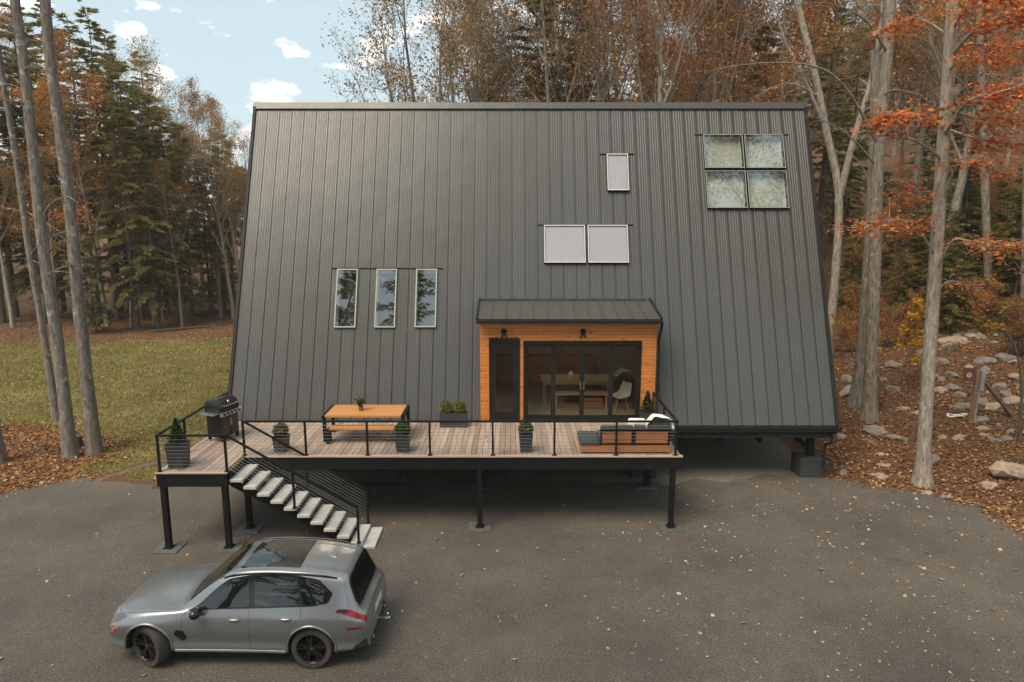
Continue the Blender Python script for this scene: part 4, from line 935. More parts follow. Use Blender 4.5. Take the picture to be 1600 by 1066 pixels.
# lights
side('headlight', M['lampglass'], rnd([(.06,4.25),(.05,4.9),(.16,5.15),(.38,5.02),(.46,4.75),(.30,4.35)],.15), .006, step=.04)
tl = side('tail_light', M['tail'], rnd([(4.36,4.60),(4.40,4.86),(4.70,5.02),(4.90,4.95),(4.91,4.35),(4.72,4.28),(4.5,4.4)],.12), .007, step=.04)
side('tail_light_shade', M['carblack'], rnd([(4.37,4.62),(4.40,4.82),(4.60,4.92),(4.58,4.5)],.12), .0095, step=.04)
side('reflector', M['tail'], rnd([(4.56,3.15),(4.58,3.33),(4.84,3.40),(4.84,3.24)],.2), .006, step=.04)
side('marker_light', M['amber'], rnd([(.14,2.75),(.19,3.35),(.30,3.75),(.345,3.68),(.245,3.25),(.20,2.75)],.12), .006, step=.03)
side('fender_vent', M['carblack'], rnd([(1.36,2.75),(1.42,3.2),(1.55,3.05),(1.60,2.4),(1.50,2.1)],.1), .005)
side('bumper_insert', M['plastic'], rnd([(4.62,.4),(4.70,1.6),(4.90,2.2),(4.93,.5)],.1), .006, step=.04)
# shut lines
def seam(pts, w=.005):
    for sg in (1,-1):
        mb = CB(); P = []
        for (a,b),(c,d) in zip(pts, pts[1:]):
            n = max(2,int(max(abs(c-a)/.06, abs(d-b)/.2)));
            for k in range(n): t = k/n; P.append((a+(c-a)*t, b+(d-b)*t))
        P.append(pts[-1]); Q = []
        for s, v in P: p = car_pt(s, v, .0012); Q.append((p.x,p.y*sg,p.z))
        mb.tube(Q, w/2, 5, caps=False); mb.put('shut_line', M['plastic'], car)
seam([(1.60,5.02),(1.52,4.3),(1.52,3.0),(1.60,1.2),(1.68,.9),(2.76,.9),(2.76,5.1)])
seam([(2.76,.9),(3.30,.9),(3.40,1.6),(3.56,3.6),(3.74,4.3),(3.72,5.1)])
seam([(.30,5.15),(.7,5.10),(1.3,5.06),(1.58,5.06)]); seam([(4.50,8),(4.47,6.9),(4.44,6.2),(4.52,5.6),(4.60,5.1)])
seam([(.12,8),(.13,7),(.17,6),(.30,5.15)])
# sill, arch lips, handles, mirrors, roof rails
for sg in (1,-1):
    mb = CB(); Q = [car_pt(s, .75, -.012) for s in np.linspace(1.35,3.42,20)]; mb.tube([(p.x,p.y*sg,p.z-.01) for p in Q], .04, 10); mb.put('sill', M['paint'], car, 0, 60)
    for a in (FA, RA):
        mb = CB(); Q = []
        for t in np.linspace(R(-8), R(188), 34):
            x, z = -a + .452*math.cos(t), WR+.01+.452*math.sin(t); s = -x
            lo, hi = 0.0, 5.0
            for _ in range(26):
                mid = (lo+hi)/2
                if car_pt(s, mid).z < z: lo = mid
                else: hi = mid
            p = car_pt(s, lo); Q.append((p.x, (p.y-.004)*sg, max(z,.27)))
        mb.tube(Q, .026, 8); mb.put('arch_lip', M['paint'], car, 0, 60)
    for s in (2.50, 3.46):
        p = car_pt(s, 4.18, .0); mb = CB(); ellipsoid(mb, (p.x, (p.y+.012)*sg, p.z), (.115,.030,.024), 16, 8); h = mb.put('door_handle', M['paint'], car, 0, 60)
        mb = CB(); ellipsoid(mb, (p.x+.005, (p.y-.004)*sg, p.z-.022), (.075,.018,.024), 12, 8); mb.put('handle_recess', M['plastic'], h, 0, 60)
    mb = CB(); ellipsoid(mb, (-1.83, 1.03*sg, 1.10), (.10,.135,.095), 16, 10); mb.tube([(-1.80,.90*sg,1.03),(-1.82,.98*sg,1.05)], .03, 8); mb.put('wing_mirror', M['carblack'], car, 0, 60)
    mb = CB(); Q = [car_pt(s, 6.0, .03 if 2.4 < s < 4.2 else .004) for s in np.linspace(2.25,4.35,24)]; mb.tube([(p.x,(p.y)*sg,p.z) for p in Q], .017, 8); mb.put('roof_rail', M['carblack'], car, 0, 60)
# antenna fin, number plate, rear diffuser, exhausts, tow hitch, grille
mb = CB(); p = car_pt(4.05, 8); mb.add([(-3.98,0,p.z-.005),(-4.16,.028,p.z-.02),(-4.16,-.028,p.z-.02),(-4.16,0,p.z+.05)],[(0,1,3),(0,3,2),(1,2,3),(0,2,1)]); mb.put('antenna_fin', M['paint'], car)
mb = CB(); mb.box(-4.952,-4.941,-.26,.26,.70,.82); mb.put('number_plate', M['plate'], car)
mb = CB(); mb.box(-4.955,-4.60,-.62,.62,.27,.42); mb.put('rear_diffuser', M['plastic'], car, .02)
for sg in (1,-1): mb = CB(); mb.lathe([(.05,-4.97),(.055,-4.97),(.055,-4.85),(.04,-4.85),(.045,-4.965)],(0,.5*sg,.34),14,'x'); mb.put('exhaust_tip', M['chrome'], car, 0, 40)
mb = CB(); mb.box(-5.16,-4.9,-.03,.03,.36,.42); mb.tube([(-5.13,0,.41),(-5.13,0,.48)],.014,8); ellipsoid(mb,(-5.13,0,.50),(.028,.028,.028),10,8); mb.put('tow_hitch', M['chrome'], car, 0, 40)
for sg in (1,-1): mb = CB(); mb.box(-.012,.006,min(.02*sg,.36*sg),max(.02*sg,.36*sg),.40,.64); mb.put('grille', M['carblack'], car, .01)
mb = CB(); mb.box(-.06,.004,-.60,.60,.27,.36); mb.put('lower_grille', M['plastic'], car, .01)
# wheels
def wheel(x, sg, steer):
    mt = Matrix.Translation((-x, .83*sg, WR)) @ Matrix.Rotation(steer, 4, 'Z') @ Matrix.Scale(sg, 4, (0,1,0))
    def put(mb, name, mat, parent, smooth=40):
        mb.v = [tuple(mt @ Vector(p)) for p in mb.v]; return mb.put(name, mat, parent, 0, smooth)
    mb = CB(); mb.lathe([(.285,-.13),(.36,-.135),(.378,-.115),(.385,-.08),(.386,0),(.385,.08),(.378,.115),(.36,.135),(.285,.13),(.275,.10),(.275,-.10),(.285,-.13)], n=44, axis='y')
    ty = put(mb, 'wheel', M['tyre'], car)
    mb = CB(); mb.lathe([(.276,.105),(.284,.128),(.272,.130),(.258,.112),(.252,.05),(.252,-.08),(.262,-.10)], n=44, axis='y')
    mb.lathe([(.0,.105),(.035,.105),(.06,.095),(.065,.06),(.0,.06)], n=20, axis='y')
    for k in range(5):
        for dv in (-.17,.17):
            t = 2*math.pi*k/5 + .2; a0 = t+dv*.45; a1 = t+dv
            mb.bar((.05*math.cos(a0),.085,.05*math.sin(a0)),(.268*math.cos(a1),.112,.268*math.sin(a1)),.034,.03,(0,1,0))
    put(mb, 'rim', M['rim'], ty)
    mb = CB(); mb.lathe([(0,.03),(.19,.03),(.19,.01),(0,.01)], n=28, axis='y'); put(mb, 'brake_disc', M['rim'], ty)
    mb = CB(); mb.bar((-.14,.04,-.06),(-.14,.04,.06),.05,.03,(0,1,0)); put(mb, 'brake_caliper', M['caliper'], ty)
    mb = CB(); mb.lathe([(0,.108),(.022,.108),(.022,.104),(0,.104)], n=14, axis='y'); put(mb, 'hub_cap', M['chrome'], ty)
for x in (FA, RA):
    for sg in (1,-1): wheel(x, sg, R(-24) if x == FA else 0)
mb = CB(); mb.box(-4.4,-.5,-.60,.60,.215,.255); mb.put('underbody', M['plastic'], car)

# ------------------------------------------------------------------ trees
def rot_about(d, ang, az):
    d = d.normalized(); a = d.orthogonal().normalized(); b = d.cross(a)
    return (d*math.cos(ang) + (a*math.cos(az)+b*math.sin(az))*math.sin(ang)).normalized()
class Tree:
    def __init__(s, seed): s.r = random.Random(seed); s.trunk = MB(); s.limbs = MB(); s.tw = []; s.leaf = []
    def stem(s, p, d, L, r, lvl, maxl, up=.12, wander=.16, kids=(6,5,4), spread=(.5,1.0), leaf_n=6, leaf_r=.25, start=.3, tip=.12):
        rr = s.r; seg = [9,6,4,3,2][min(lvl,4)]; P = [Vector(p)]; d = Vector(d).normalized(); D = [d]
        for i in range(seg):
            d = (d + Vector((rr.gauss(0,wander),rr.gauss(0,wander),rr.gauss(0,wander*.6)+up))*(.6 if lvl == 0 else 1)).normalized(); P.append(P[-1]+d*L/seg); D.append(d)
        rad = [max(.006, r*(1-(1-tip)*i/seg)) for i in range(seg+1)]
        (s.trunk if lvl == 0 else s.limbs).tube(P, rad, [9,6,4,3,3][min(lvl,4)], caps=False)
        if lvl >= maxl:
            for k in range(leaf_n):
                t = rr.uniform(.2,1.05)*seg; i = min(int(t), seg-1); q = P[i].lerp(P[i+1], t-i)
                s.leaf.append(q + Vector((rr.gauss(0,leaf_r),rr.gauss(0,leaf_r),rr.gauss(0,leaf_r*.8)-leaf_r*.3)))
            return
        n = kids[min(lvl, len(kids)-1)]
        for k in range(n):
            t = (start if lvl == 0 else .18) + (1 - (start if lvl == 0 else .18))*((k+rr.random())/n); x = min(t,.999)*seg; i = int(x); q = P[i].lerp(P[i+1], x-i)
            rad0 = rad[i]*rr.uniform(.35,.6); Lc = L*(.42 if lvl == 0 else .55)*(1.15-t*.75 if lvl == 0 else 1.1-t*.5)*rr.uniform(.7,1.2)
            s.stem(q, rot_about(D[i], rr.uniform(*spread), rr.uniform(0,2*math.pi)), Lc, rad0, lvl+1, maxl, up if lvl < 2 else up*.6, wander*1.15, kids, spread, leaf_n, leaf_r)
        s.stem(P[-1], D[-1], L*.18, rad[-1]*.8, lvl+1, maxl, up, wander, kids, spread, leaf_n, leaf_r)
    def meshes(s, nm, bark_m, leaf_m, size, flat=.2, seed=0, droop=.2):
        t = s.trunk.mesh('trunk', bark_m, smooth=80); l = s.limbs.mesh('branches', bark_m, smooth=80)
        rng = np.random.default_rng(seed); c = None
        if s.leaf: c = quads_mesh('crown', leaf_quads(np.array([tuple(q) for q in s.leaf]), size, rng, flat, .6, droop), leaf_m)
        return dict(trunk=t, branches=l, crown=c)
PROTO = {}
def decid(key, seed, H, r, kids, leaf_n, bark_m, leaf_m, size=.16, start=.35, spread=(.35,.8), leaf_r=.28, up=.14, forks=0, maxl=4):
    t = Tree(seed)
    if forks:
        for k in range(forks):
            a = 2*math.pi*k/forks + t.r.random(); d = Vector((math.cos(a)*.28, math.sin(a)*.28, 1)); t.stem((math.cos(a)*r*.3,math.sin(a)*r*.3,-.3), d*1.0 if key != 'multi' else Vector((math.cos(a)*.42, math.sin(a)*.3, 1)), H*t.r.uniform(.85,1.05), r*t.r.uniform(.6,.8), 0, maxl, up*.7, .12, kids, spread, leaf_n, leaf_r, start)
    else: t.stem((0,0,-.4), (0,0,1), H, r, 0, maxl, .10, .07, kids, spread, leaf_n, leaf_r, start)
    PROTO[key] = t.meshes(key, M[bark_m], M[leaf_m], size, seed=seed)
decid('rust_a', 11, 20, .24, (13,5,4,3), 7, 'bark_grey', 'leaf_rust', .155)
decid('rust_b', 12, 22, .27, (12,5,4,3), 9, 'bark_grey', 'leaf_rust', .155, start=.3)
decid('olive_a', 13, 19, .22, (12,5,4,3), 6, 'bark_pale', 'leaf_olive', .14)
decid('bare_a', 14, 21, .26, (12,6,5,3), 1, 'bark_pale', 'leaf_rust', .16, start=.4)
decid('bare_b', 15, 20, .25, (11,6,5,3), 2, 'bark_grey', 'leaf_olive', .16, start=.45)
decid('multi', 16, 17, .30, (9,5,4,2), 4, 'bark_pale', 'leaf_olive', .13, start=.25, forks=6, spread=(.3,.7))
decid('orange_a', 17, 15, .17, (13,5,4,3), 6, 'bark_grey', 'leaf_orange', .15, start=.25, spread=(.6,1.1))
decid('sapling', 18, 5, .03, (8,4,3), 9, 'bark_dark', 'leaf_yellow', .21, start=.3, leaf_r=.12, maxl=3)
decid('brush', 19, 4.5, .04, (10,5,3), 5, 'bark_dark', 'leaf_rust', .11, start=.1, leaf_r=.15, maxl=3, forks=4, spread=(.5,1.1))

def conifer(key, seed, H, r, Lmax, z0, nbr, mat, size=.34, gap=0.12, power=.58, bark_m='bark_dark', dens=1.0):
    rr = random.Random(seed); rng = np.random.default_rng(seed); tr = MB(); br = MB(); Q = []
    P = [Vector((mnoise.noise(Vector((i*.5,seed,0)))*.15*i/6, mnoise.noise(Vector((i*.5,seed,5)))*.15*i/6, -.4+(H+.4)*i/12)) for i in range(13)]
    tr.tube(P, [max(.015, r*(1-.95*i/12)) for i in range(13)], 9, caps=False)
    for k in range(nbr):
        h = z0 + (H-z0)*((k+rr.random())/nbr); f = (h-z0)/(H-z0)
        if rr.random() < gap: continue
        L = Lmax*((1-f)**power)*rr.uniform(.35,1.2)*(.55+.45*min(1,f*5+.3))+.25; az = rr.uniform(0,2*math.pi); i = min(int((h+.4)/(H+.4)*12),11)
        p = P[i].lerp(P[i+1], (h+.4)/(H+.4)*12-i); el = rr.uniform(-.05,.35) + f*.5; pts = [p]; d = Vector((math.cos(az)*math.cos(el),math.sin(az)*math.cos(el),math.sin(el)))
        n = 5
        for j in range(n): d = (d+Vector((rr.gauss(0,.08),rr.gauss(0,.08),-.14))).normalized(); pts.append(pts[-1]+d*L/n)
        br.tube(pts, [max(.006,.035*L/3*(1-.85*j/n)) for j in range(n+1)], 4, caps=False)
        m = int((5+L*15)*dens)
        for q in range(m):
            t = (.12+.88*(q+rr.random())/m)*n; j = min(int(t),n-1); c = pts[j].lerp(pts[j+1], min(1,t-j)); dd = (pts[j+1]-pts[j]).normalized(); sd_ = dd.cross(Vector((0,0,1))).normalized()*(1 if q%2 else -1)
            ln = size*(1.5-.9*t/n)*rr.uniform(.7,1.3)
            for w in range(3):
                dr = (dd*rr.uniform(.35,.9)+sd_*rr.uniform(.3,1.0)+Vector((0,0,rr.uniform(-.45,.12)))).normalized(); a = c+dr*ln*.1*w; b = a+dr*ln
                wd = dr.cross(Vector((rr.gauss(0,1),rr.gauss(0,1),rr.gauss(0,.8)))).normalized()*ln*rr.uniform(.07,.14); mid = a.lerp(b,.45)
                Q.append((a, mid-wd, b, mid+wd))
    V = np.array([[tuple(p) for p in q] for q in Q])
    PROTO[key] = dict(trunk=tr.mesh('trunk', M[bark_m], smooth=80), branches=br.mesh('branches', M[bark_m]), crown=quads_mesh('crown', V, M[mat]))
conifer('hem_a', 31, 18, .22, 3.4, 2.2, 120, 'needle')
conifer('hem_b', 32, 15, .18, 3.0, 1.5, 105, 'needle')
conifer('hem_c', 33, 22, .28, 3.8, 5.5, 120, 'needle', gap=.15)
conifer('pine_a', 34, 23, .27, 3.6, 8, 85, 'needle_light', .40, gap=.2, power=.5)
conifer('young', 35, 6, .07, 1.8, .3, 70, 'needle', .28)

for k_ in ('hem_a','hem_b','hem_c'):
    q_ = dict(PROTO[k_]); c_ = q_['crown'].copy(); c_.materials.clear(); c_.materials.append(M['needle_light']); q_['crown'] = c_; PROTO[k_+'_light'] = q_
def place(key, name, label, cat, loc, group=None, rz=0, sc=1.0, lean=(0,0), leafmat_=None):
    t = thing(name, label, cat, loc, group, rz); t.scale = (sc,sc,sc*1.0); t.rotation_euler = (lean[0], lean[1], rz)
    for part in ('trunk','branches','crown'):
        if PROTO[key].get(part): link(part, PROTO[key][part], t)
    return t
rt = random.Random(77)
# --- two tall pines by the lawn (their crowns are above the picture)
def bare_pine(base, top, r, label, stubs, seed, group='tall pines at the edge of the driveway'):
    rr = random.Random(seed); base, top = Vector(base), Vector(top); t = thing('pine_tree', label, 'tree', base, group)
    P = []; Rr = []
    for i in range(25):
        f = i/24; p = base.lerp(top, f); p += Vector((mnoise.noise(Vector((f*5,seed,0))),mnoise.noise(Vector((f*5,seed,4))),0))*.10*math.sin(math.pi*f); P.append(p + Vector((0,0,-.3*(i==0)))); Rr.append(r*(1-.55*f)*(1+.45*math.exp(-f*38)))
    mb = MB(); mb.tube(P, Rr, 16, caps=False)
    mb.build('trunk', M['bark_pine'], t, smooth=80)
    mb = MB()
    for k in range(stubs):
        f = rr.uniform(.08,.62); i = int(f*24); p = P[i]; a = rr.uniform(0,6.28); L = rr.choice([.15,.25,.5,1.1,1.6]) if f > .25 else .15; d = Vector((math.cos(a),math.sin(a),rr.uniform(-.25,.25))); q = p+d*(Rr[i]*.8)
        pts = [q]
        for s_ in range(4): d = (d+Vector((rr.gauss(0,.2),rr.gauss(0,.2),rr.gauss(-.08,.15)))).normalized(); pts.append(pts[-1]+d*L/4)
        mb = MB(); mb.tube(pts, [.028*(1-.2*s_) for s_ in range(5)], 5); mb.build('dead_branch', M['bark_pine'], t)
    cr = PROTO['pine_a']['crown']; o = link('crown', cr, t); o.location = top - base - Vector((0,0,14)); o2 = link('branches', PROTO['pine_a']['branches'], t); o2.location = o.location
    return t
bare_pine((-14.95,22.1,0), (-15.3,22.4,25), .20, 'left one of two tall bare-trunked pines beside the lawn', 26, 1)
bare_pine((-14.35,22.45,0), (-14.35,22.6,26), .215, 'right one of two tall bare-trunked pines beside the lawn', 26, 2)
bare_pine((-18.1,26.2,0), (-19.2,26.6,22), .14, 'thinner dark leaning pine behind the pair of tall pines', 22, 3)
bare_pine((-17.0,21.5,0), (-17.4,21.7,24), .23, 'pine trunk cut by the left picture edge', 10, 4)
# --- left wood: a hemlock and hardwood edge behind the lawn
GL = 'trees of the wood behind the lawn'
def HEMLAB(px,k):
    w = 'far left of the tall pines' if px < 40 else 'seen between the tall pines' if px < 130 else 'just right of the tall pines' if px < 200 else 'in the middle of the wood behind the lawn' if px < 270 else 'near the left edge of the roof'
    return {'hem_a':'broad','hem_b':'short','hem_c':'tall bare-stemmed'}.get(k,'young') + ' dark hemlock ' + w
left = [(5,505,'hem_c',1.0),(60,498,'hem_a',1.05),(125,502,'hem_a',1.15),(215,514,'hem_a',1.0),(247,513,'hem_b',1.08),(278,508,'hem_a',.84),(302,500,'hem_b',.95),(230,490,'hem_a',.95),(330,492,'hem_b',.80),(190,486,'hem_b',1.2),(262,488,'hem_b',1.05),(-40,500,'hem_c',1.1),(150,520,'young',1.2),(352,488,'hem_b',.62)]
for i,(px,py,k,sc) in enumerate(left):
    place(k + ('_light' if i%2 and k != 'young' else ''), 'hemlock_tree' if k != 'young' else 'young_hemlock', (HEMLAB(px,k) if not i%2 else HEMLAB(px,k).replace('dark','olive-green')) + (', farther back' if py < 495 else '') if k != 'young' else 'small young hemlock at the edge of the lawn', 'tree', on_ground(px,py), GL if k != 'young' else None, rt.uniform(0,6.28), sc*rt.uniform(.95,1.05))
for i,(px,py,k,sc,lab) in enumerate([(185,499,'pine_a',1.0,None),(205,488,'pine_a',.97,None),(120,485,'pine_a',1.1,None),(25,495,'pine_a',1.05,None),(155,505,'pine_a',.95,None),(75,500,'pine_a',1.0,None),(-15,505,'pine_a',1.05,None),(222,500,'pine_a',.85,None)]):
    place(k, 'pine_tree', 'tall pine with thin pale green crown ' + ('left of the tall bare pines' if px < 60 else 'behind the tall bare pines' if px < 140 else 'right of the tall bare pines' if px < 200 else 'nearest the open sky') + (', farther back' if py < 499 or px == 185 else ''), 'tree', on_ground(px,py), GL, rt.uniform(0,6.28), sc)
ri = 0
for x,y,k,sc in [(-52,60,'hem_a_light',1.2),(-46,57,'olive_a',1.1),(-41,61,'pine_a',1.05),(-37,56,'hem_b_light',1.25),(-33,60,'olive_a',1.0),(-29.5,57,'hem_a_light',1.0),(-26.5,60,'rust_a',.8),(-24,56,'hem_b_light',.95),(-21.5,59,'olive_a',.72),(-19,57,'hem_b_light',.72),(-44,66,'rust_b',1.05),(-35,68,'hem_a_light',1.3),(-27,66,'hem_b_light',1.05),(-49,50,'olive_a',1.0),(-39,50,'rust_a',.85),(-16.5,60,'rust_a',.6)]:
    ri += 1; wh = 'left of the tall bare pines' if x/y < -.72 else 'behind the tall bare pines' if x/y < -.6 else 'in the second row of the wood behind the lawn' if x/y < -.42 else 'in the second row near the roof edge'
    place(k, 'hemlock_tree' if k[0] == 'h' else 'pine_tree' if k[0] == 'p' else 'hardwood_tree', {'h':'olive-green back-row hemlock ','o':'olive-leaved back-row tree ','p':'pale-crowned back-row pine ','r':'rust-leaved back-row tree '}[k[0]] + wh, 'tree', (x,y,terrain(x,y)-.2), GL, ri*1.3, sc)
place('orange_a', 'maple_tree', 'orange-leaved maple among hemlocks left of the house, taller one', 'tree', on_ground(170,510), GL, 1.0, 1.12)
place('orange_a', 'maple_tree', 'low orange-leaved maple among hemlocks behind the lawn', 'tree', on_ground(255,500), GL, 2.5, .72)
place('orange_a', 'maple_tree', 'orange-leaved maple half hidden behind the tall pines', 'tree', on_ground(70,505), GL, 4.5, .8)
for i,(px,py,k,sc) in enumerate([(365,500,'olive_a',.74),(345,496,'bare_b',.70),(382,498,'olive_a',.68),(318,488,'bare_a',.72),(240,484,'bare_b',.95),(395,490,'bare_a',.62),(300,484,'olive_a',.75),(205,512,'olive_a',.55),(140,508,'bare_a',.7),(285,512,'bare_b',.5),(90,510,'olive_a',.62),(20,512,'olive_a',.75),(240,508,'olive_a',.42)]):
    place(k, 'hardwood_tree', {'olive_a':'slender olive-leaved tree','bare_a':'slender pale-barked bare tree','bare_b':'slender grey bare tree'}[k] + (' touching the left roof edge' if px > 375 else ' close to the left roof edge' if px > 355 else ' a little left of the roof edge' if px > 310 else ' deep in the wood left of the roof' if py < 490 else ' at the near edge of the wood behind the lawn'), 'tree', on_ground(px,py), 'half-bare trees left of the house', rt.uniform(0,6.28), sc)
# --- behind the house
GB = 'trees rising behind the roof ridge'
place('multi', 'hardwood_tree', 'many-stemmed spreading tree with thin brown leaves behind the ridge, next to the open sky', 'tree', (-3.2,36,terrain(-3.2,36)), None, .6, 1.12)
for x,y,k,sc in [(-1.6,35.5,'bare_a',1.02),(.8,37,'olive_a',1.05),(2.4,34,'bare_b',1.0),(4.6,36,'bare_a',1.05),(5.9,39,'rust_a',1.0),(7.2,34,'bare_a',1.0),(8.8,37,'rust_b',1.0),(10.4,35,'bare_b',1.05),(11.5,39,'rust_a',1.05),(3.4,44,'rust_b',1.0),(7.6,46,'rust_a',1.1),(12.5,45,'rust_b',1.05),(-.6,43,'olive_a',1.1),(10,52,'rust_a',1.1),(15,50,'rust_b',1.1),(5,54,'rust_b',1.1),(-2,50,'rust_a',.9),(13.2,33.5,'rust_a',.92)]:
    lab = {'bare_a':'pale-barked nearly bare tree behind the roof ridge','bare_b':'grey-barked nearly bare tree behind the roof ridge','olive_a':'thin olive-leaved tree behind the roof ridge','rust_a':'rust-brown leaved tree behind the roof ridge','rust_b':'broad rust-brown leaved tree behind the roof ridge'}[k]
    q = x/y*FPX; lab += ', left of the blind windows' if q < 60 else ', above the blind windows' if q < 200 else ', above the four-pane window' if q < 330 else ', past the right roof corner'
    if y > 42: lab = lab.replace('behind','far behind')
    place(k, 'hardwood_tree', lab, 'tree', (x,y,terrain(x,y)-.2), GB, rt.uniform(0,6.28), sc)
for x,y,k,sc in [(1.3,36.5,'hem_c',.9),(3.3,38.5,'hem_a',1.05),(-1.2,40,'hem_a',.95)]:
    place(k, 'hemlock_tree', 'dark green hemlock rising behind the roof ridge', 'tree', (x,y,terrain(x,y)-.2), GB, rt.uniform(0,6.28), sc)
# --- right hillside
GR = 'trees on the hillside right of the house'
for i in range(46):
    for _ in range(60):
        y = rt.uniform(30,74); x = rt.uniform(12.5,14+y*.72)
        if x < 14.5 and y < 34: continue
        if all((x-a)**2+(y-b)**2 > 6 for a,b in PL) if i else True: break
    if i == 0: PL = []
    PL.append((x,y)); k = rt.choice(['hem_a','hem_b','hem_c','hem_b','rust_a','rust_b','rust_a','bare_a','bare_b','rust_b','olive_a'])
    lab = {'h':'dark green hemlock on the hillside right of the house','r':'rust-brown leaved tree on the hillside right of the house','b':'nearly bare grey tree on the hillside right of the house','o':'thin olive-leaved tree on the hillside right of the house'}[k[0]]
    q = 800+x/y*FPX; lab = ('far ' if y > 55 else 'mid-distance ' if y > 42 else 'near ') + lab.replace('on the hillside right of the house', 'just right of the house' if q < 1330 else 'around the two grey trunks' if q < 1430 else 'behind the fiery maple' if q < 1540 else 'at the right picture edge')
    place(k, 'hemlock_tree' if k[0] == 'h' else 'hardwood_tree', lab, 'tree', (x,y,terrain(x,y)-.3), GR, rt.uniform(0,6.28), rt.uniform(.8,1.1))
for px,py,sc in [(1480,520,1.0),(1530,500,1.1),(1420,480,.9),(1580,510,1.2),(1340,470,.9),(1500,470,1.2),(1400,500,.7),(1555,470,1.3),(1450,455,1.2),(1600,480,1.2),(1370,455,1.0),(1640,560,1.1)]:
    p = on_ground(px,py); place('young', 'young_hemlock', 'low dark young hemlock on the slope ' + ('right of the house' if px < 1390 else 'left of the maple trunk' if px < 1455 else 'right of the maple trunk' if px < 1520 else 'above the sign post' if px < 1570 else 'at the right picture edge'), 'tree', p, 'young hemlocks on the slope', rt.uniform(0,6.28), sc*rt.uniform(.7,1))
for px,py,sc in [(1320,560,.45),(1395,545,.4),(1470,500,.5),(1540,520,.5),(1590,560,.5),(1345,520,.5),(1430,520,.4)]:
    p = on_ground(px,py); place('brush', 'brush_shrub', 'low rust-leaved shrub on the slope ' + {1320:'at the house corner',1395:'between the grey trunks and the maple',1470:'right behind the maple trunk',1540:'behind the sign post',1590:'at the right picture edge',1345:'uphill of the house corner',1430:'left of the maple trunk'}[px], 'shrub', p, 'shrubs among the rocks', rt.uniform(0,6.28), sc)
for i in range(44):
    y = rt.uniform(31,56); x = rt.uniform(12.2+max(0,(34-y)),8+y*.66); k = rt.choice(['young','young','hem_b','brush','orange_a','young'])
    sc = {'young':rt.uniform(.7,1.3),'hem_b':rt.uniform(.35,.6),'brush':rt.uniform(.7,1.2),'orange_a':rt.uniform(.3,.42)}[k]
    q = 800+x/y*FPX; wh = 'just right of the house' if q < 1330 else 'around the two grey trunks' if q < 1430 else 'behind the fiery maple' if q < 1540 else 'at the right picture edge'
    place(k, {'brush':'brush_shrub','orange_a':'maple_sapling'}.get(k,'young_hemlock'), {'young':'dark bushy young hemlock','hem_b':'slim young hemlock','brush':'leggy rust-leaved shrub','orange_a':'small orange maple'}[k] + ' in the undergrowth ' + wh, {'brush':'shrub'}.get(k,'tree'), (x,y,terrain(x,y)-.1), 'undergrowth on the hillside', rt.uniform(0,6.28), sc)
# --- hand-placed trunks on the right
def limb_tree(name, label, base, pts, r0, r1, bark_m, limbs, leaf_m=None, size=.17, seed=0, group=None, twigs=6, leaf_n=60, spread=.9):
    rr = random.Random(seed); base = Vector(base); t = thing(name, label, 'tree', base, group); pts = [base-Vector((0,0,.35)), base+Vector((0,0,.25))]+[Vector(p) for p in pts]
    def smooth(P, n):
        out = []
        for i in range(len(P)-1):
            p0, p1, p2, p3 = P[max(i-1,0)], P[i], P[i+1], P[min(i+2,len(P)-1)]
            for k in range(n):
                u = k/n; out.append(.5*((2*p1)+(p2-p0)*u+(2*p0-5*p1+4*p2-p3)*u*u+(3*p1-p0-3*p2+p3)*u**3))
        return out+[P[-1]]
    S = smooth(pts, 6); n = len(S); mb = MB(); mb.tube(S, [(r0+(r1-r0)*(i/(n-1)))*(1+.7*math.exp(-max(0,(S[i].z-base.z))*2.2)) for i in range(n)], 14, caps=False); mb.build('trunk', M[bark_m], t, smooth=80)
    br = MB(); C = []
    for lp, lr, leafy in limbs:
        Q = smooth([Vector(p) for p in lp], 4); m = len(Q); br.tube(Q, [max(.008, lr*(1-.85*i/(m-1))) for i in range(m)], 7, caps=False)
        L = sum((Q[i+1]-Q[i]).length for i in range(m-1))
        for k in range(int(twigs*L)):
            u = rr.uniform(.25,1); i = min(int(u*(m-1)), m-2); q = Q[i].lerp(Q[i+1], rr.random()); d = rot_about((Q[i+1]-Q[i]), rr.uniform(.5,1.2), rr.uniform(0,6.28)); d.z *= .45; l = spread*rr.uniform(.35,1.0)*(1.2-u*.5); P = [q]
            for s_ in range(4): d = (d+Vector((rr.gauss(0,.22),rr.gauss(0,.22),rr.gauss(-.02,.1)))).normalized(); P.append(P[-1]+d*l/4)
            br.tube(P, [max(.004,lr*.22*(1-.2*s_)) for s_ in range(5)], 4, caps=False)
            if leafy:
                for s_ in range(int(leaf_n*leafy)):
                    v = rr.uniform(.15,1.05)*4; j = min(int(v),3); C.append(P[j].lerp(P[j+1], v-j)+Vector((rr.gauss(0,.12),rr.gauss(0,.12),rr.gauss(-.06,.07))))
            else:
                for s_ in range(2):
                    e = P[rr.choice([1,2,3])]; dd = rot_about(d, rr.uniform(.4,.9), rr.uniform(0,6.28)); br.tube([e, e+dd*l*.25, e+dd*l*.5+Vector((0,0,.03))], .004, 3, caps=False)
    br.build('branches', M[bark_m], t, smooth=80)
    if C:
        C = np.array([tuple(c) for c in C]) - np.array(base); link('crown', quads_mesh('crown', leaf_quads(C, size, np.random.default_rng(seed), .55, .62, .15), M[leaf_m]), t)
    return t
b1 = on_ground(1440,757); Y1 = b1.y
def y_(px,py,dy=0): return on_y(px,py,Y1+dy)
tr1 = [y_(1447,640,.05),y_(1461,420,.2),y_(1472,250,.3),y_(1483,100,.3),y_(1488,0,.3),y_(1494,-180,.4)]
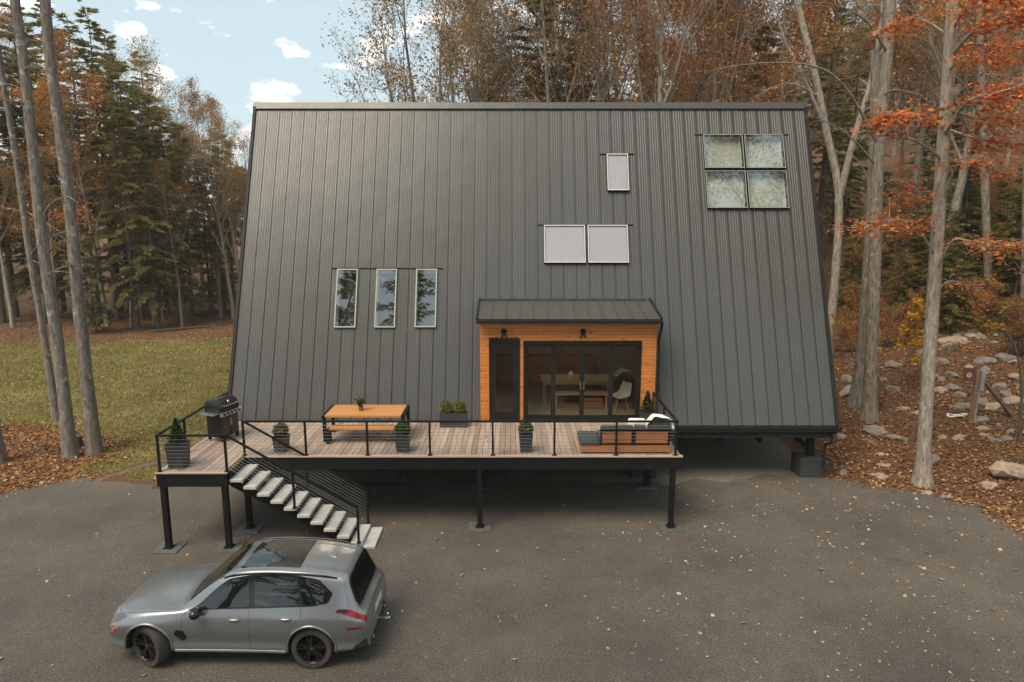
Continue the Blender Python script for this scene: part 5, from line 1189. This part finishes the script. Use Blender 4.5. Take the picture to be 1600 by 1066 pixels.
limb_tree('maple_tree','pale-trunked tree with fiery orange-red leaf sprays at the right edge of the asphalt',b1,tr1,.20,.145,'bark_pale',[
  ([y_(1472,250,.3),y_(1440,225,-.4),y_(1400,212,-.9),y_(1360,205,-1.2)],.05,0),
  ([y_(1476,200,.3),y_(1440,180,-.6),y_(1405,180,-1.0),y_(1380,195,-1.2)],.05,.62),
  ([y_(1474,215,.3),y_(1510,160,-.8),y_(1560,145,-1.4),y_(1620,125,-1.8)],.06,.62),
  ([y_(1478,170,.3),y_(1530,185,.5),y_(1580,180,.8),y_(1640,170,1)],.05,.5),
  ([y_(1484,90,.3),y_(1530,40,-.6),y_(1580,22,-1.2),y_(1640,5,-1.6)],.06,.7),
  ([y_(1486,60,.3),y_(1450,35,.7),y_(1420,30,.9),y_(1398,40,1.1)],.045,.5),
  ([y_(1482,110,.3),y_(1500,95,-.5),y_(1525,90,-.8),y_(1548,92,-1)],.035,.45),
  ([y_(1490,-20,.3),y_(1540,-20,.5),y_(1600,10,.7)],.05,.6),
  ([y_(1485,70,.3),y_(1530,70,.2),y_(1590,75,.4),y_(1640,80,.6)],.05,.6),
  ([y_(1486,50,.3),y_(1510,10,-.3),y_(1540,-20,-.6)],.04,.6),
  ([y_(1476,200,.3),y_(1520,215,-.2),y_(1575,225,-.3),y_(1630,220,-.4)],.04,.45),
  ([y_(1466,330,.3),y_(1500,250,-.4),y_(1530,258,-.7),y_(1560,268,-.9)],.035,.28),
  ([y_(1462,400,.2),y_(1425,350,-.5),y_(1385,345,-.9),y_(1335,360,-1.2)],.04,.32),
  ([y_(1460,430,.2),y_(1490,375,-.5),y_(1530,385,-.9),y_(1575,385,-1.2)],.04,.30),
  ([y_(1462,370,.2),y_(1440,320,-.3),y_(1432,285,-.5)],.03,.25),
  ([y_(1456,470,.1),y_(1480,440,.5),y_(1515,450,.7),y_(1530,470,.9)],.03,.2)],
  'leaf_red',.145,5,None,14,26,1.15)
b2 = on_ground(1357,655); Y2 = b2.y
def y2(px,py,dy=0): return on_y(px,py,Y2+dy)
limb_tree('hardwood_tree','tall grey-trunked tree just right of the house corner',b2,[y2(1366,430),y2(1372,250,.1),y2(1388,60,.2),y2(1396,-150,.3)],.235,.17,'bark_grey',[
  ([y2(1374,230,.1),y2(1330,150,-.5),y2(1285,108,-.9),y2(1210,98,-1.2),y2(1130,105,-1.5)],.06,0),([y2(1370,260,.1),y2(1330,215,-.3),y2(1290,190,-.6),y2(1262,180,-.8)],.04,0),
  ([y2(1380,150,.1),y2(1400,140,-.5),y2(1440,150,-.9)],.035,0),([y2(1385,80,.1),y2(1350,30,-.5),y2(1290,5,-1),y2(1230,10,-1.2)],.05,0),([y2(1366,300,.1),y2(1400,280,-.6),y2(1440,300,-.8)],.03,0)],None,seed=6,twigs=3,spread=1.2)
b3 = on_ground(1347,640) + Vector((0,.5,0)); Y3 = b3.y
def y3(px,py,dy=0): return on_y(px,py,Y3+dy)
limb_tree('hardwood_tree','darker twin trunk close behind the tall grey tree by the house',b3,[y3(1352,480),y3(1364,280,.2),y3(1368,120,.3),y3(1366,78,.3)],.22,.15,'bark_grey',[([y3(1364,300,.2),y3(1340,250,.4),y3(1300,235,.8)],.03,0)],None,seed=7,twigs=3)
b4 = Vector((14.6,31,terrain(14.6,31))); 
def y4(px,py,dy=0): return on_y(px,py,31+dy)
limb_tree('hardwood_tree','forked pale tree with two steep limbs behind the house corner',b4,[y4(1306,420),y4(1310,300),y4(1290,200,.2),y4(1272,110,.4),y4(1245,0,.6),y4(1235,-80,.7)],.20,.12,'bark_pale',[
  ([y4(1312,305),y4(1335,215,-.3),y4(1362,120,-.5),y4(1378,20,-.8),y4(1380,-60,-1)],.17,0),([y4(1285,190,.2),y4(1255,120,.3),y4(1225,60,.5),y4(1205,-20,.6)],.10,0),([y4(1278,150,.3),y4(1230,130,0),y4(1180,150,-.3)],.05,0)],None,seed=8,twigs=3,spread=1.4)
for px,py,tx,r,lab in [(1545,500,1530,.2,'straight grey trunk on the slope behind the fiery maple'),(1600,520,1612,.22,'grey trunk at the right picture edge')]:
    b = on_ground(px,py); limb_tree('hardwood_tree',lab,b,[on_y((px+tx)/2,250,b.y),on_y(tx,0,b.y+.3),on_y(tx,-120,b.y+.4)],r,r*.6,'bark_grey',[([on_y((px+tx)/2,200,b.y),on_y(px-40,130,b.y-.6),on_y(px-90,100,b.y-1)],.05,0),([on_y(tx,80,b.y),on_y(tx+40,20,b.y-.6),on_y(tx+70,-30,b.y-1)],.05,0)],None,seed=int(px),twigs=3)
b = on_ground(1418,610); place('sapling','beech_sapling','yellow-leaved sapling left of the maple trunk on the slope','sapling',b,None,.4,.62)
b = on_ground(1592,690); limb_tree('beech_sapling','thin dark curved sapling with few yellow leaves at the right edge',b,[on_y(1596,600,b.y),on_y(1585,540,b.y),on_y(1562,515,b.y)],.055,.02,'bark_dark',[([on_y(1575,525,b.y),on_y(1560,508,b.y-.2),on_y(1545,505,b.y-.3)],.015,.25)],'leaf_yellow',.13,9,None,14,30,.35)
# --- trees on the far side of the driveway, behind the viewer: seen mirrored in panes, paint and roof
for x,y,k,sc,lab in [(-13,-5,'hem_c',1.4,'tall hemlock across the driveway, mirrored in the slim roof windows'),(-8.5,-5.5,'pine_a',1.35,'tall pine across the driveway, mirrored in the slim roof windows'),(17,7.5,'bare_b',1.45,'tall bare tree right of the driveway, mirrored in the four-pane roof window'),(22,3,'olive_a',1.55,'olive-leaved tree right of the driveway, mirrored in the four-pane roof window'),(20.5,12.5,'bare_b',1.2,'grey bare tree right of the driveway, mirrored in the four-pane roof window'),
  (-4,-9,'hem_a',1.2,'broad hemlock across the driveway, mirrored in the car windows'),(-9.5,-12,'hem_b',1.3,'short hemlock across the driveway, mirrored in the car windows'),(0,-14,'bare_a',1.1,'pale bare tree across the driveway, mirrored in the car windows'),(-16,-11,'rust_b',1.1,'rust-leaved tree across the driveway, mirrored in the car windows'),(-6.5,-16,'hem_a',1.3,'far hemlock across the driveway, mirrored in the car windows'),(5,-13,'bare_b',1.2,'grey bare tree across the driveway, mirrored in the sliding doors'),(10,-9,'rust_a',1.2,'rust-leaved tree across the driveway, mirrored in the sliding doors')]:
    place(k, 'roadside_tree', lab, 'tree', (x,y,terrain(x,y)), 'trees mirrored in the glass', rt.uniform(0,6.28), sc)
# --- far wood as one mass
rng = np.random.default_rng(9); Q = []; fm = MB()
for i in range(230):
    x = rng.uniform(-130,120); y = rng.uniform(84,125) if x > -8 else rng.uniform(68,118)
    z = terrain(x,y); h = rng.uniform(13,20)*(.85 if -45 < x < -12 else 1.0); n = 300
    if -30 < x < -8: h *= .62
    fm.tube([(x,y,z-.3),(x+rng.normal(0,.4),y,z+h*.9)], [.2,.05], 5, caps=False)
    u = rng.uniform(.18,1,n)**.8; a = rng.uniform(0,6.28,n); r = (1.02-u)**.6*3.6*rng.uniform(.2,1,n); Q.append(np.stack([x+np.cos(a)*r, y+np.sin(a)*r, z+u*h],1))
far = thing('far_wood', None, None, (0,90,0)) ; far['kind'] = 'stuff'
C = np.concatenate(Q) - np.array([0,90,0])
lm = leafmat('far_wood_leaf', [(0,(.10,.095,.04)),(.4,(.17,.145,.06)),(.7,(.30,.18,.07)),(1,(.42,.25,.10))], .35)
link('far_crowns', quads_mesh('far_crowns', leaf_quads(C,.75,rng,.1,.6), lm), far)['kind'] = 'stuff'
fm.build('far_trunks', M['bark_grey'], far, kind='stuff')

# ------------------------------------------------------------------ rocks, sign post and small things on the slope
def stone_mat(name, c):
    m, nt, out = new_mat(name); p = N(nt, 'ShaderNodeBsdfPrincipled', Roughness=.9); v = coords(nt); f = noise(nt, v, 3.5, 8, .68)
    col = ramp(nt, f, [(.3,tuple(x*.45 for x in c)),(.5,c),(.72,tuple(min(1,x*1.35) for x in c))])
    col = mixc(nt, ramp(nt, noise(nt, v, 1.6, 3), [(.58,(0,0,0)),(.7,(1,1,1))]), col, (.10,.105,.06))
    nt.links.new(col, p.inputs['Base Color']); nt.links.new(bump(nt, f, .9, .06), p.inputs['Normal']); nt.links.new(p.outputs[0], out.inputs['Surface']); return m
M['stone'] = stone_mat('lichened_fieldstone', (.22,.185,.15)); M['stone_tan'] = stone_mat('tan_sandstone', (.34,.255,.185))
def rock_mesh(w, d, h, seed, mat):
    rr = random.Random(seed); bm = bmesh.new()
    for k in range(26):
        a = rr.uniform(0,6.28); z = rr.uniform(-.6,1); q = math.sqrt(max(0,1-z*z*.7)); bm.verts.new((w/2*q*math.cos(a)*rr.uniform(.75,1.1), d/2*q*math.sin(a)*rr.uniform(.75,1.1), h*z*rr.uniform(.7,1)))
    r = bmesh.ops.convex_hull(bm, input=bm.verts[:]); bmesh.ops.delete(bm, geom=[v for v in r['geom_interior'] if isinstance(v, bmesh.types.BMVert)], context='VERTS')
    bmesh.ops.bevel(bm, geom=bm.edges[:], offset=min(w,d,h)*.07, segments=1, affect='EDGES', clamp_overlap=True)
    bmesh.ops.triangulate(bm, faces=bm.faces[:]); bmesh.ops.subdivide_edges(bm, edges=bm.edges[:], cuts=1)
    for v in bm.verts: v.co += v.co.normalized()*mnoise.noise(v.co*6+Vector((seed,0,0)))*.06*min(w,d)
    me = bpy.data.meshes.new('rock'); bm.to_mesh(me); bm.free(); me.materials.append(M[mat]); return me
ROCKS = [(1326,612,42,'grey rock at the left end of the slope by the house corner'),(1402,685,38,'flat grey stone in leaves between the two nearest trunks'),(1365,673,46,'mossy flat rock at the foot of the tall grey tree'),
 (1375,710,20,'small stone in the leaves below the mossy flat rock'),(1381,727,30,'pale flat stone at the leaf bank, middle one'),(1377,745,34,'long flat stone at the asphalt edge'),(1440,549,30,'grey rock behind the maple trunk'),
 (1491,533,56,'big tan slab high on the slope'),(1520,523,40,'grey rock right of the big tan slab'),(1397,572,30,'brown rock between trunks in mid slope'),(1471,612,26,'rock touching the maple trunk on its right'),
 (1491,608,30,'round rock left of the sign post'),(1503,634,40,'grey slab at the foot of the sign post'),(1552,637,34,'dark rock under the leaning plank'),(1531,657,32,'rock directly below the sign post'),
 (1584,628,32,'rock right of the leaning plank'),(1538,566,38,'grey rock behind the sign post'),(1562,606,26,'rock above the leaning plank'),(1473,685,20,'small stone right of the maple trunk'),(1536,681,16,'small pale stone below the sign post'),
 (1546,760,34,'flat pale stone left of the big boulder'),(1481,777,32,'flat stone at the asphalt edge right of the maple'),(1326,594,30,'upper rock by the house corner'),(1342,555,24,'small rock high beside the house corner'),
 (1472,566,24,'small rock uphill of the maple trunk'),(1450,772,20,'stone chip at the root of the maple'),(1574,560,34,'rock high at the right edge'),(1455,590,26,'brown rock partly behind the maple trunk'),(1415,640,22,'small brown stone left of the maple trunk'),(1590,590,28,'tan rock at the right edge of the slope')]
for i,(px,py,w,lab) in enumerate(ROCKS):
    p = on_ground(px,py); s = w*p.y/FPX/.96; mat = 'stone_tan' if i%5 in (0,3) or 'tan' in lab or 'pale' in lab else 'stone'; fl = 'flat' in lab or 'slab' in lab
    o = link('rock', rock_mesh(s, s*random.Random(i).uniform(.6,.85), s*(.16 if fl else .30), i+50, mat), None, (p.x,p.y,p.z-s*.03)); o.rotation_euler = (R(random.Random(i).uniform(-9,9)),R(random.Random(i+1).uniform(-9,9)),random.Random(i+2).uniform(-.5,.5))
    tag(o, lab, 'rock', 'rocks on the slope')
p = on_ground(1578,752); o = link('boulder', rock_mesh(1.55,1.0,.42,7,'stone_tan'), None, (p.x+.25,p.y+.2,p.z+.12)); o.rotation_euler = (0,R(14),.2); tag(o, 'large tan slab boulder at the right edge of the asphalt', 'boulder')
# unnamed small stones
rr = random.Random(4); MESH = [rock_mesh(1,.75,.32,90+k,'stone') for k in range(3)] + [rock_mesh(1,.8,.3,95+k,'stone_tan') for k in range(2)]
for k in range(95):
    px, py = rr.uniform(1315,1600), rr.uniform(515,650) if k < 82 else rr.uniform(650,740); p = on_ground(px,py); s = rr.uniform(.14,.34) if k < 45 else rr.uniform(.3,.75)
    o = link('small_stone', rr.choice(MESH), None, (p.x,p.y,p.z-s*.06)); o.scale = (s,s*rr.uniform(.7,1),s*rr.uniform(.7,1.2)); o.rotation_euler = (rr.uniform(-.35,.35),rr.uniform(-.35,.35),rr.uniform(0,6)); tag(o, ('small' if k < 45 else 'medium') + ' loose stone in leaf litter ' + ('beside the house corner' if px < 1390 else 'around the maple trunk' if px < 1490 else 'around the sign post' if px < 1550 else 'at the right picture edge') + (', low on the bank' if py > 620 else ', half way up' if py > 565 else ', high on the bank'), 'stone', 'loose stones on the slope')
# sign post
M['post_wood'] = wood('brown_post_wood', (.26,.15,.075), 'z', .8, .1); M['sign_red'] = simple('red_brown_sign', (.16,.045,.03), .6); M['conduit'] = simple('grey_conduit', (.30,.31,.32), .5); M['oldplank'] = wood('old_grey_plank', (.13,.10,.075), 'x', .9, .1)
b = on_ground(1516,660); Yb = b.y; t = thing('sign_post', 'brown wooden post with red-brown sign plate and grey conduit on the slope', 'sign post', b)
tp = on_y(1520,578,Yb); mb = MB(); mb.bar(b+Vector((0,0,-.3)), (b.x+.06,Yb,tp.z), .13, .11, (0,1,0)); mb.build('post', M['post_wood'], t, bevel=.008)
c = on_y(1514,586,Yb-.09); mb = MB(); mb.box(c.x-.20,c.x+.19,Yb-.10,Yb-.07,c.z-.24,c.z+.25); sp = mb.build('sign_plate', M['sign_red'], t, bevel=.006)
mb = MB(); mb.lathe([(.055,-.003),(.085,-.003),(.085,.0),(.055,.0),(.055,-.003)], (c.x,Yb-.1025,c.z), 20, 'y'); mb.add([(c.x,Yb-.104,c.z+.04),(c.x-.035,Yb-.104,c.z-.025),(c.x+.035,Yb-.104,c.z-.025)],[(0,1,2)]); mb.build('round_mark', M['whiteplastic'], sp)
mb = MB(); mb.box(b.x+.16,b.x+.30,Yb-.05,Yb+.05,tp.z-.75,tp.z-.02); mb.tube([(b.x+.20,Yb,tp.z-.75),(b.x+.15,Yb,tp.z-1.2),(b.x+.13,Yb-.02,b.z-.1)],.03,8); mb.build('conduit', M['conduit'], t, smooth=40)
e = on_ground(1580,652); mb = MB(); mb.bar((b.x+.34,Yb+.02,tp.z-.45), e+Vector((0,0,.05)), .14, .06); tag(mb.build('leaning_plank', M['oldplank'], None, bevel=.005), 'old grey plank leaning from the sign post down to the rocks', 'plank')
mb = MB(); q = on_ground(1500,652); mb.tube([q+Vector((math.cos(a)*.35-.1, math.sin(a)*.14, .05+.03*math.sin(a*3))) for a in np.linspace(0,5.2,18)], .035, 7); tag(mb.build('hose', M['whiteplastic'], None, smooth=60), 'pale bent hose on the ground by the sign post', 'hose')
# fallen logs and stump
for (x0,y0),(x1,y1),r,lab in [((305,495),(362,488),.22,'fallen mossy log at the edge of the wood left of the roof'),((235,520),(330,512),.09,'thin fallen branch on the leaves behind the lawn'),((1300,535),(1345,525),.07,'fallen branch beside the house corner'),((1480,555),(1515,525),.05,'thin dead branch lying over the big tan slab')]:
    a, c = on_ground(x0,y0), on_ground(x1,y1); mb = MB(); mb.tube([a+Vector((0,0,r*.8)), a.lerp(c,.4)+Vector((0,0,r)), a.lerp(c,.7)+Vector((0,.2,r*.9)), c+Vector((0,0,r*.7))],[r,r*.95,r*.85,r*.7],10); tag(mb.build('fallen_log', M['bark_dark'], None, smooth=50), lab, 'log')
p = on_ground(122,700); mb = MB(); mb.lathe([(.20,-.1),(.17,.2),(.15,.42),(.0,.45)],(p.x,p.y,p.z),12); tag(mb.build('tree_stump', M['bark_dark'], None, smooth=50), 'short dark stump between the two tall pines', 'stump')

# ------------------------------------------------------------------ leaves and grass on the ground
rng = np.random.default_rng(21)
def scatter(n, fn, lift=.02):
    out = []
    tries = 0
    while len(out) < n and tries < n*12:
        tries += 1; q = fn()
        if q is not None: out.append((q[0],q[1],terrain(q[0],q[1])+lift*rng.random()+.006))
    return np.array(out)
def hill():
    y = 15 + 34*rng.random()**1.7; x = 9.6 + rng.random()*(6+y*.55)
    if poly_in(x,y,DRIVE) and edge_dist(x,y,DRIVE) > .5*rng.random()**2: return None
    if x < 10 and y > 20.6: return None
    return (x,y)
def o_stuff(name, me): o = link(name, me); o['kind'] = 'stuff'; return o
o = o_stuff('leaf_litter', quads_mesh('leaf_litter', leaf_quads(scatter(60000, hill, .05), .115, rng, .75, .65), M['litter'])); tag(o, 'rust-brown fallen leaves covering the slope', 'leaves')
def wood_floor():
    if rng.random() < .45:
        y = 17 + 9*rng.random(); x = -13 - 9*rng.random()
    else: y = 38+22*rng.random(); x = -8 - 36*rng.random()
    if poly_in(x,y,LAWN) and edge_dist(x,y,LAWN) > .8*rng.random(): return None
    if poly_in(x,y,DRIVE) and edge_dist(x,y,DRIVE) > .3*rng.random(): return None
    return (x,y)
o = o_stuff('wood_leaf_litter', quads_mesh('wood_leaf_litter', leaf_quads(scatter(26000, wood_floor, .04), .12, rng, .75, .65), M['litter'])); tag(o, 'brown fallen leaves under the pines and along the wood edge', 'leaves')
def drive():
    y = 6.5+13.5*rng.random(); x = -13+27*rng.random()
    if rng.random() > .12 + .88*sstep(-3,12,x+ (y-12)*.25): return None
    if mnoise.noise(Vector((x*.7,y*.7,2))) < .02 and rng.random() < .72: return None
    if not poly_in(x,y,DRIVE) or (LX0 < x < DXR and y > 16.6 and rng.random() < .8): return None
    return (x,y)
o = o_stuff('driveway_leaves', quads_mesh('driveway_leaves', np.concatenate([leaf_quads(scatter(950, drive, .02)+np.array([0,0,.024]), .06, rng, .8, .7), leaf_quads(scatter(330, drive, .03)+np.array([0,0,.024]), .10, rng, .7, .75)]), M['dryleaf'])); tag(o, 'pale dry leaves scattered over the asphalt', 'leaves')
def lawn():
    y = 19.8+27*rng.random(); x = -8-32*rng.random()
    return (x,y) if poly_in(x,y,LAWN) and not (x > -8.6 and y < 28) and not (y < 26 and path_d(x,y) < .4*rng.random()**.5+.1) else None
o = o_stuff('lawn_leaves', quads_mesh('lawn_leaves', leaf_quads(scatter(2600, lawn, .03)+np.array([0,0,.05]), .10, rng, .7, .65), M['dryleaf'])); tag(o, 'pale dry leaves scattered over the lawn', 'leaves')
G = scatter(105000, lambda: (lambda q: q if q and mnoise.noise(Vector((q[0]*.35,q[1]*.35,11))) > -.75+.5*rng.random() else None)(lawn()), 0)
n = len(G); a = rng.uniform(0,6.28,n); h = rng.uniform(.035,.10,n); w = rng.uniform(.012,.028,n); lx = rng.normal(0,.03,n); ly = rng.normal(0,.03,n)
dx, dy = np.cos(a)*w, np.sin(a)*w; z0 = np.zeros(n)
Vg = np.stack([G+np.stack([-dx,-dy,z0],1), G+np.stack([dx,dy,z0],1), G+np.stack([lx+dx*.3,ly+dy*.3,h],1), G+np.stack([lx-dx*.3,ly-dy*.3,h],1)],1)
o = o_stuff('lawn_grass', quads_mesh('lawn_grass', Vg, M['grass'])); tag(o, 'short patchy yellow-green grass of the lawn', 'grass')


# ------------------------------------------------------------------ thin autumn haze
hz_m, hz_nt, hz_out = new_mat('thin_haze'); hv = N(hz_nt, 'ShaderNodeVolumePrincipled', Density=.0005, Anisotropy=.0); hv.inputs['Color'].default_value = (.98,.96,.90,1)
hz_nt.links.new(hv.outputs[0], hz_out.inputs['Volume'])
mb = MB(); mb.box(-420,420,-320,720,-3,46); hz = link('haze', mb.mesh('haze', hz_m)); hz['kind'] = 'stuff'
